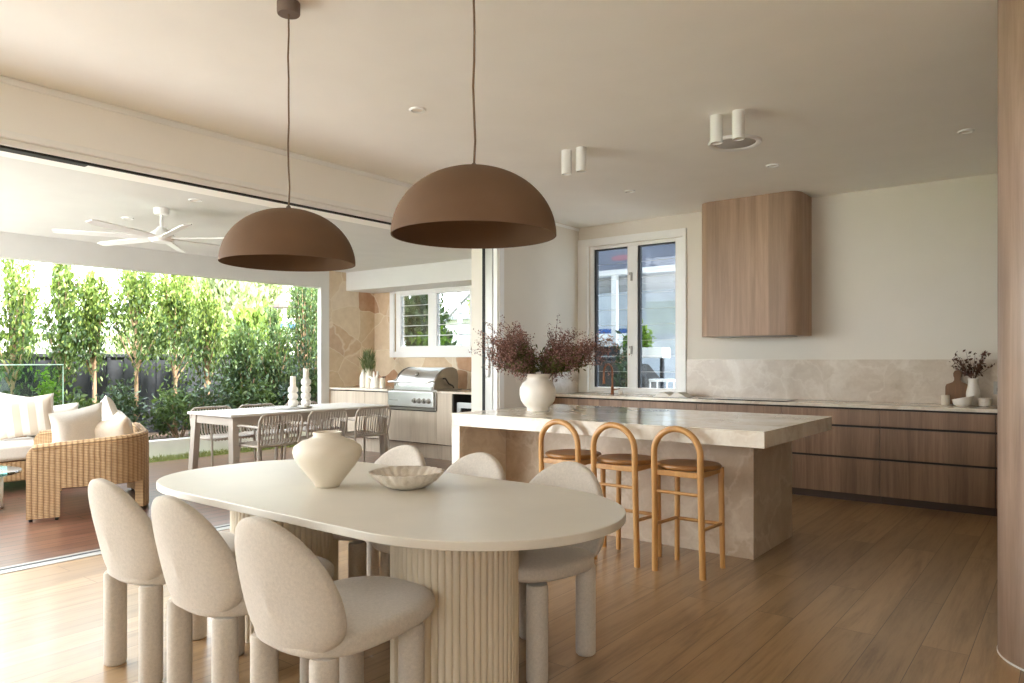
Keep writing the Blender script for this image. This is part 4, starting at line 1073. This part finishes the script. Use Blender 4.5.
def make_slat_chair(label, loc, rz):
    """faces +Y locally"""
    t = thing('slatted_armchair', label, 'chair', loc, rz, 'slatted armchairs around the outdoor table')
    w = 0.26; mt = M['outwhite']
    def back(z): return -0.20 - 0.16*(z-0.42)
    fp = [(-w*0.92, back(0.42), 0.42)] + [(-w, back(0.56), 0.56), (-w, back(0.66), 0.66)]
    for i in range(1,8):
        a = PI - PI/2*i/8; fp.append((-w+0.08+0.08*math.cos(a), back(0.67+0.08*math.sin(a)), 0.67+0.08*math.sin(a)))
    fp += [(-x,y,z) for x,y,z in reversed(fp)]
    obj('back_frame', MB().tube(fp, 0.013, 8), mt, t, smooth=60)
    sl = MB()
    for i in range(13):
        x = -0.21+0.035*i
        ztop = 0.745 if abs(x) < 0.18 else 0.735
        sl.tube([(x*0.98,-0.17,0.425),(x*0.99,back(0.46)-0.005,0.46),(x,back(ztop),ztop)], 0.0075, 6)
    obj('back_slats', sl, mt, t, smooth=60)
    ss_ = MB()
    for i in range(13):
        x = -0.228+0.038*i
        ss_.tube([(x,-0.18,0.43),(x,0.0,0.42),(x,0.2,0.435),(x,0.235,0.425),(x,0.24,0.40)], 0.009, 6)
    obj('seat_slats', ss_, mt, t, smooth=60)
    obj('seat_frame', MB().tube([(-0.25,-0.2,0.42),(0.25,-0.2,0.42),(0.255,0.23,0.42),(-0.255,0.23,0.42)], 0.013, 8, closed=True), mt, t, smooth=60)
    for s in (-1,1):
        obj('arm', MB().tube([(s*w,back(0.62),0.62),(s*(w+0.015),0.05,0.628),(s*(w+0.015),0.17,0.62),(s*(w+0.012),0.215,0.58),(s*(w+0.008),0.225,0.42)], 0.013, 8), mt, t, smooth=60)
        obj('leg', MB().tube([(s*(w+0.005),0.225,0.43),(s*(w+0.012),0.245,0.0)], [0.014,0.011], 8), mt, t, smooth=60)
        obj('leg', MB().tube([(s*0.25,-0.2,0.43),(s*0.262,-0.26,0.0)], [0.014,0.011], 8), mt, t, smooth=60)
    return t
k0 = make_slat_chair('slatted armchair at the left of the house side of the outdoor table', (-6.80, 4.54, 0), PI/2)
dup(k0, (-6.80, 5.14, 0), PI/2, 'middle slatted armchair on the house side of the outdoor table')
dup(k0, (-6.80, 5.80, 0), PI/2, 'slatted armchair on the house side of the outdoor table, nearest the barbecue')
dup(k0, (-7.86, 4.65, 0), -PI/2, 'slatted armchair at the left of the garden side of the outdoor table')
dup(k0, (-7.86, 5.26, 0), -PI/2, 'middle slatted armchair on the garden side of the outdoor table')
dup(k0, (-7.86, 5.92, 0), -PI/2, 'slatted armchair on the garden side of the outdoor table, behind the candlesticks')
tag(obj('round_tray', MB().lathe([(0,0.741),(0.27,0.741),(0.285,0.744),(0.29,0.757),(0.282,0.757),(0.276,0.75),(0,0.75)], 48, Tr(-7.40,5.20,0)), M['concrete']), 'round grey tray under the candlesticks on the outdoor table', 'tray')
def candlestick(label, lab2, x, y, nb, h):
    prof = [(0,0),(0.05,0),(0.056,0.006)]
    bh = h/nb
    for k in range(nb):
        for i in range(9):
            a = PI*i/8; prof.append((0.034+0.026*math.sin(a), 0.008+k*bh+bh*(1-math.cos(a))/2*0.98))
    prof += [(0.036,h+0.012),(0.036,h+0.02),(0,h+0.02)]
    t = thing('candlestick', label, 'candlestick', (x,y,0.7505), 0, 'white bobbin candlesticks')
    obj('holder_body', MB().lathe(prof, 32), M['ceramic_w'], t, smooth=60)
    t = thing('pillar_candle', lab2, 'candle', (x,y,0.7505+h+0.0205), 0, 'pillar candles')
    obj('candle_wax', MB().lathe([(0.033,0),(0.034,0.002),(0.034,0.105),(0.03,0.11),(0.01,0.107),(0,0.107)], 24), M['candle'], t)
    obj('wick', MB().tube([(0,0,0.105),(0.001,0,0.12)], 0.0012, 5), M['black'], t)
candlestick('shorter white bobbin candlestick on the grey tray', 'pillar candle in the shorter bobbin candlestick', -7.44, 5.31, 3, 0.235)
candlestick('taller white bobbin candlestick on the grey tray', 'pillar candle in the taller bobbin candlestick', -7.31, 5.40, 4, 0.33)

# ------------------------------------------------------------------ wicker loveseat
LA = Vector((-6.70, 2.25, 0)); ang = math.atan2(0.36, 0.933)
# local frame: +x along b (backwards), +y along a (from the near arm to the far arm)
t = thing('wicker_loveseat', 'curved wicker loveseat on the deck, its side turned to the room', 'loveseat', LA, 0)
av = Vector((-0.933, 0.36, 0)).normalized(); bv = Vector((0.36, 0.933, 0)).normalized()
W_, DP, RC = 1.38, 0.88, 0.30
pl = []  # centreline of the wall, arc-length sampled: near arm, round the back, far arm
def cpath():
    P = []
    for i in range(12): P.append((0.0, (DP-RC)*i/12))
    for i in range(13):
        a = PI/2*i/12; P.append((RC - RC*math.cos(a), DP-RC+RC*math.sin(a)))
    for i in range(1,16): P.append((RC+(W_-2*RC)*i/16, DP))
    for i in range(13):
        a = PI/2*i/12; P.append((W_-RC+RC*math.sin(a), DP-RC+RC*math.cos(a)))
    for i in range(1,13): P.append((W_, (DP-RC)*(1-i/12)))
    return P
CP = cpath(); arc = [0.0]
for p, q in zip(CP, CP[1:]): arc.append(arc[-1]+math.hypot(p[0]-q[0], p[1]-q[1]))
TOT = arc[-1]
def topz(s):
    f = min(s, TOT-s)
    z = 0.605 + 0.065*min(1, f/1.0)
    if f < 0.06: z -= 0.06*(1-f/0.06)**2*1.0
    return z
def botz(s):
    f = min(s, TOT-s)
    legs = (f < 0.235) or (0.86 < f < 1.16)
    return 0.025 if legs else 0.26
wm = MB(); uv = []
NS = 120
samples = []
edges = [0.235, 0.86, 1.16, TOT-0.235, TOT-0.86, TOT-1.16]
sl = sorted([TOT*i/NS for i in range(NS+1)] + [e-0.0005 for e in edges] + [e+0.0005 for e in edges])
def at(s):
    for i in range(len(arc)-1):
        if arc[i+1] >= s or i == len(arc)-2:
            f = (s-arc[i])/(arc[i+1]-arc[i]); x = CP[i][0]+(CP[i+1][0]-CP[i][0])*f; y = CP[i][1]+(CP[i+1][1]-CP[i][1])*f
            dx, dy = CP[i+1][0]-CP[i][0], CP[i+1][1]-CP[i][1]; l = math.hypot(dx, dy)
            return x, y, -dy/l, dx/l
NZ = 6; TH = 0.035
ringn = 2*(NZ+1)
for s in sl:
    x, y, nx, ny = at(s)
    zt, zb = topz(s), botz(s)
    for side in (-1, 1):
        for j in range(NZ+1):
            f = j/NZ; f = f if side == -1 else 1-f
            z = zb + (zt-zb)*f
            tz = TH*(1 - 0.35*max(0,(f-0.93)/0.07))
            # near arm runs along +b: outer side is -a
            px = x + side*tz*(-nx)*-1*-1; py = y + side*tz*(-ny)*-1*-1
            q = av*px + bv*py
            wm.v.append((q.x, q.y, z)); uv.append((s, z))
m = len(sl)
for i in range(m-1):
    for k in range(ringn):
        l = (k+1) % ringn
        wm.f.append((i*ringn+k, (i+1)*ringn+k, (i+1)*ringn+l, i*ringn+l))
wm.f.append(tuple(range(ringn))); wm.f.append(tuple(reversed(range((m-1)*ringn, m*ringn))))
wm.uv = uv
obj('woven_frame', wm, M['wicker'], t, smooth=35)
rim = MB(); rim.tube([tuple(av*at(s)[0]+bv*at(s)[1]+Vector((0,0,topz(s)-0.018))) for s in sl[2:-2:2]], 0.034, 8)
_rs = sl[2:-2:2]
rim.uv = [(_rs[i//8], 0.6+(i % 8)*0.013) for i in range(len(rim.v))]
obj('rim', rim, M['wicker'], t, smooth=60)
sb = MB()
q0 = [(0.03,0.02),(W_-0.03,0.02),(W_-0.03,DP-RC),(W_-RC*0.7,DP-0.06),(RC*0.7,DP-0.06),(0.03,DP-RC)]
sb.prism([tuple((av*x+bv*y).to_2d()) for x,y in reversed(q0)], 0.25, 0.33)
sb.uv = [(v[0]+v[1], v[2]) for v in sb.v]
obj('seat_base', sb, M['wicker'], t)
cs = MB()
q1 = [(0.05,0.03),(W_-0.05,0.03),(W_-0.05,DP-RC),(W_-RC*0.7,DP-0.09),(RC*0.7,DP-0.09),(0.05,DP-RC)]
cs.prism([tuple((av*x+bv*y).to_2d()) for x,y in reversed(q1)], 0.331, 0.46)
obj('seat_cushion', cs, M['cushion'], t, bevel=0.035, seg=4)
for s in (0.03, 0.21, 0.9, 1.12, TOT-0.03, TOT-0.21, TOT-0.9, TOT-1.12):
    x, y, nx, ny = at(s); q = av*x+bv*y
    obj('foot', MB().lathe([(0.012,0),(0.014,0.003),(0.014,0.03),(0,0.03)], 12, Tr(q.x,q.y,0)), M['black'], t)

def pillow_mesh(w, h, th, puff=0.5, seed=0):
    mb = MB(); N = 20
    r = random.Random(seed); ph = [r.random()*6 for _ in range(4)]
    def f(side):
        def g(u, v):
            a, b_ = 2*u-1, 2*v-1
            x = w/2*a*(1-0.09*(1-b_*b_)); z = h/2*b_*(1-0.09*(1-a*a))
            e = max(0.0, (1-a**4)*(1-b_**4))**puff
            wr = 1+0.06*math.sin(3*a+ph[0])*math.cos(2.5*b_+ph[1])
            return (x, side*th/2*e*wr, z)
        return g
    mb.grid(f(-1), N, N); mb.grid(f(1), N, N, None, True)
    return mb
def cushion(label, loc, w, h, th, rz, tilt, mat, roll=0.0, group='loose cushions on the outdoor seats', seed=0, puff=0.5):
    mb = pillow_mesh(w, h, th, puff, seed)
    R = Rz(rz) @ Rx(tilt) @ Ry(roll)
    zmin = min((R @ Vector(p)).z for p in mb.v)
    o = obj('cushion', mb, mat, None, smooth=80)
    o.matrix_world = Tr(loc[0], loc[1], loc[2]-zmin) @ R
    return tag(o, label, 'cushion', group)
def LS(s, tt): q = LA + av*s + bv*tt; return (q.x, q.y)
ra = math.atan2(av.y, av.x)
SZ = 0.455
cushion('large plain cream cushion leaning by the near arm of the wicker loveseat', (*LS(0.36,0.36), SZ), 0.46, 0.42, 0.17, ra+PI/2+0.5, math.radians(-12), M['cushion'], 0.18, seed=1)
cushion('cream cushion peeking up behind the large plain cushion on the loveseat', (*LS(0.86,0.62), SZ), 0.46, 0.43, 0.16, ra+0.2, math.radians(-14), M['cushion'], 0.3, seed=2)
cushion('tan cushion slumped against the back corner of the wicker loveseat', (*LS(0.36,0.62), SZ), 0.44, 0.33, 0.17, ra+0.9, math.radians(-20), M['cushion_tan'], 0.12, seed=3)
cushion('pale cushion tucked behind the tan one on the wicker loveseat', (*LS(0.62,0.72), SZ), 0.44, 0.34, 0.15, ra+0.1, math.radians(-10), M['cushion'], -0.15, seed=4)

# ------------------------------------------------------------------ outdoor sofa and coffee table
t = thing('outdoor_sofa', 'low outdoor sofa with thick white seat cushion at the left', 'sofa', (-8.8, 2.3, 0))
bb = MB().box(-9.22,-8.36,0.9,3.55,0.10,0.30); bb.uv = [(v[0]+v[1], v[2]) for v in bb.v]
obj('woven_base', bb, M['wicker'], t, bevel=0.02, seg=3, world=True)
bb = MB().box(-9.25,-9.14,0.9,3.55,0.30,0.66); bb.uv = [(v[0]+v[1], v[2]) for v in bb.v]
obj('woven_back', bb, M['wicker'], t, bevel=0.03, seg=3, world=True)
obj('seat_cushion', MB().box(-9.12,-8.34,0.92,2.22,0.305,0.47).box(-9.12,-8.34,2.23,3.53,0.305,0.47), M['cushion'], t, bevel=0.045, seg=4, world=True)
for x in (-9.15,-8.45):
    for y in (1.0,3.45): obj('leg', MB().box(x-0.03,x+0.03,y-0.03,y+0.03,0,0.1), M['stool'], t, bevel=0.004, world=True)
cushion('striped cream and beige cushion at the front of the outdoor sofa', (-8.72,2.92,0.468), 0.56, 0.45, 0.2, math.radians(70), math.radians(12), M['cushion_stripe'], -0.1, seed=5)
cushion('white cushion behind the striped one on the outdoor sofa', (-8.98,2.72,0.468), 0.5, 0.48, 0.18, math.radians(85), math.radians(14), M['cushion'], 0.3, seed=6)
cushion('plump cream bolster cushion at the end of the outdoor sofa', (-8.98,3.28,0.468), 0.52, 0.33, 0.26, math.radians(75), math.radians(6), M['cushion'], -0.08, seed=7, puff=0.32)
t = thing('coffee_table', 'round white drum coffee table with teal glass top', 'coffee table', (-7.62, 2.16, 0))
obj('drum', MB().lathe([(0.20,0),(0.21,0.01),(0.21,0.30),(0.2,0.31),(0,0.31)], 40), M['plasterwhite'], t, smooth=60)
obj('glass_top', MB().lathe([(0,0.311),(0.345,0.311),(0.35,0.316),(0.35,0.329),(0.345,0.334),(0,0.334)], 48), M['glass_teal'], t)
t = thing('closed_book', 'white book lying on the coffee table', 'book', (-7.7, 2.15, 0.3345), 0.5)
obj('cover', MB().box(-0.1,0.1,-0.14,0.14,0,0.003).box(-0.1,0.1,-0.14,0.14,0.027,0.03).box(-0.1,-0.096,-0.14,0.14,0,0.03), M['white'], t, smooth=0)
obj('pages', MB().box(-0.096,0.095,-0.135,0.135,0.003,0.027), M['paper'], t, smooth=0)

# ------------------------------------------------------------------ light, world, camera
W = bpy.data.worlds.new('sky'); S.world = W; W.use_nodes = True
nt = W.node_tree; nt.nodes.clear()
wo = nt.nodes.new('ShaderNodeOutputWorld'); bgk = nt.nodes.new('ShaderNodeBackground')
tc = nt.nodes.new('ShaderNodeTexCoord'); sp = nt.nodes.new('ShaderNodeSeparateXYZ'); cr = nt.nodes.new('ShaderNodeValToRGB')
nt.links.new(tc.outputs['Generated'], sp.inputs[0]); nt.links.new(sp.outputs[2], cr.inputs[0])
cr.color_ramp.elements[0].position = 0.0; cr.color_ramp.elements[0].color = (0.92, 0.965, 1.0, 1)
cr.color_ramp.elements[1].position = 0.7; cr.color_ramp.elements[1].color = (0.84, 0.92, 1.0, 1)
nt.links.new(cr.outputs[0], bgk.inputs[0]); bgk.inputs[1].default_value = 4.0
nt.links.new(bgk.outputs[0], wo.inputs[0])
def add_light(name, typ, loc, rot, energy, color=(1,1,1), **k):
    d = bpy.data.lights.new(name, typ); d.energy = energy; d.color = color
    for a, v in k.items(): setattr(d, a, v)
    o = bpy.data.objects.new(name, d); o.location = loc; o.rotation_euler = rot; COL.objects.link(o); return o
sun = add_light('sun', 'SUN', (0,0,10), (0,0,0), 9.0, (1.0,0.97,0.93), angle=math.radians(6))
sun.rotation_euler = Vector((-0.50, -0.12, -0.86)).to_track_quat('-Z', 'Y').to_euler()
def portal(name, loc, rot, sx, sy):
    o = add_light(name, 'AREA', loc, rot, 1.0, shape='RECTANGLE', size=sx, size_y=sy)
    o.data.cycles.is_portal = True
    return o
portal('portal_deck', (-8.62, 1.4, 1.17), (0, -PI/2, 0), 2.36, 10.4)
portal('portal_front', (1.0, RY-0.1, 1.85), (PI/2, 0, 0), 2.4, 1.1)
portal('portal_window', (-4.23, WY+0.16, 1.82), (-PI/2, 0, 0), 1.2, 1.8)

cd = bpy.data.cameras.new('camera'); cam = bpy.data.objects.new('camera', cd); COL.objects.link(cam)
cd.sensor_width = 36.0; cd.lens = 730/1024*36.0; cd.shift_y = (360-341.5)/1024; cd.clip_start = 0.05; cd.clip_end = 300
cam.location = (0, 0, 1.31)
cam.rotation_euler = (PI/2, 0, math.atan((1078-512)/730.0))
S.camera = cam
S.view_settings.view_transform = 'Standard'; S.view_settings.look = 'None'
S.view_settings.gamma = 1.0; S.view_settings.use_curve_mapping = False
S.view_settings.exposure = 1.6
try:
    S.cycles.max_bounces = 14; S.cycles.diffuse_bounces = 7; S.cycles.glossy_bounces = 5; S.cycles.transparent_max_bounces = 24
    S.cycles.sample_clamp_indirect = 8.0; S.cycles.caustics_reflective = False; S.cycles.caustics_refractive = False
    S.cycles.use_denoising = True
except Exception: pass
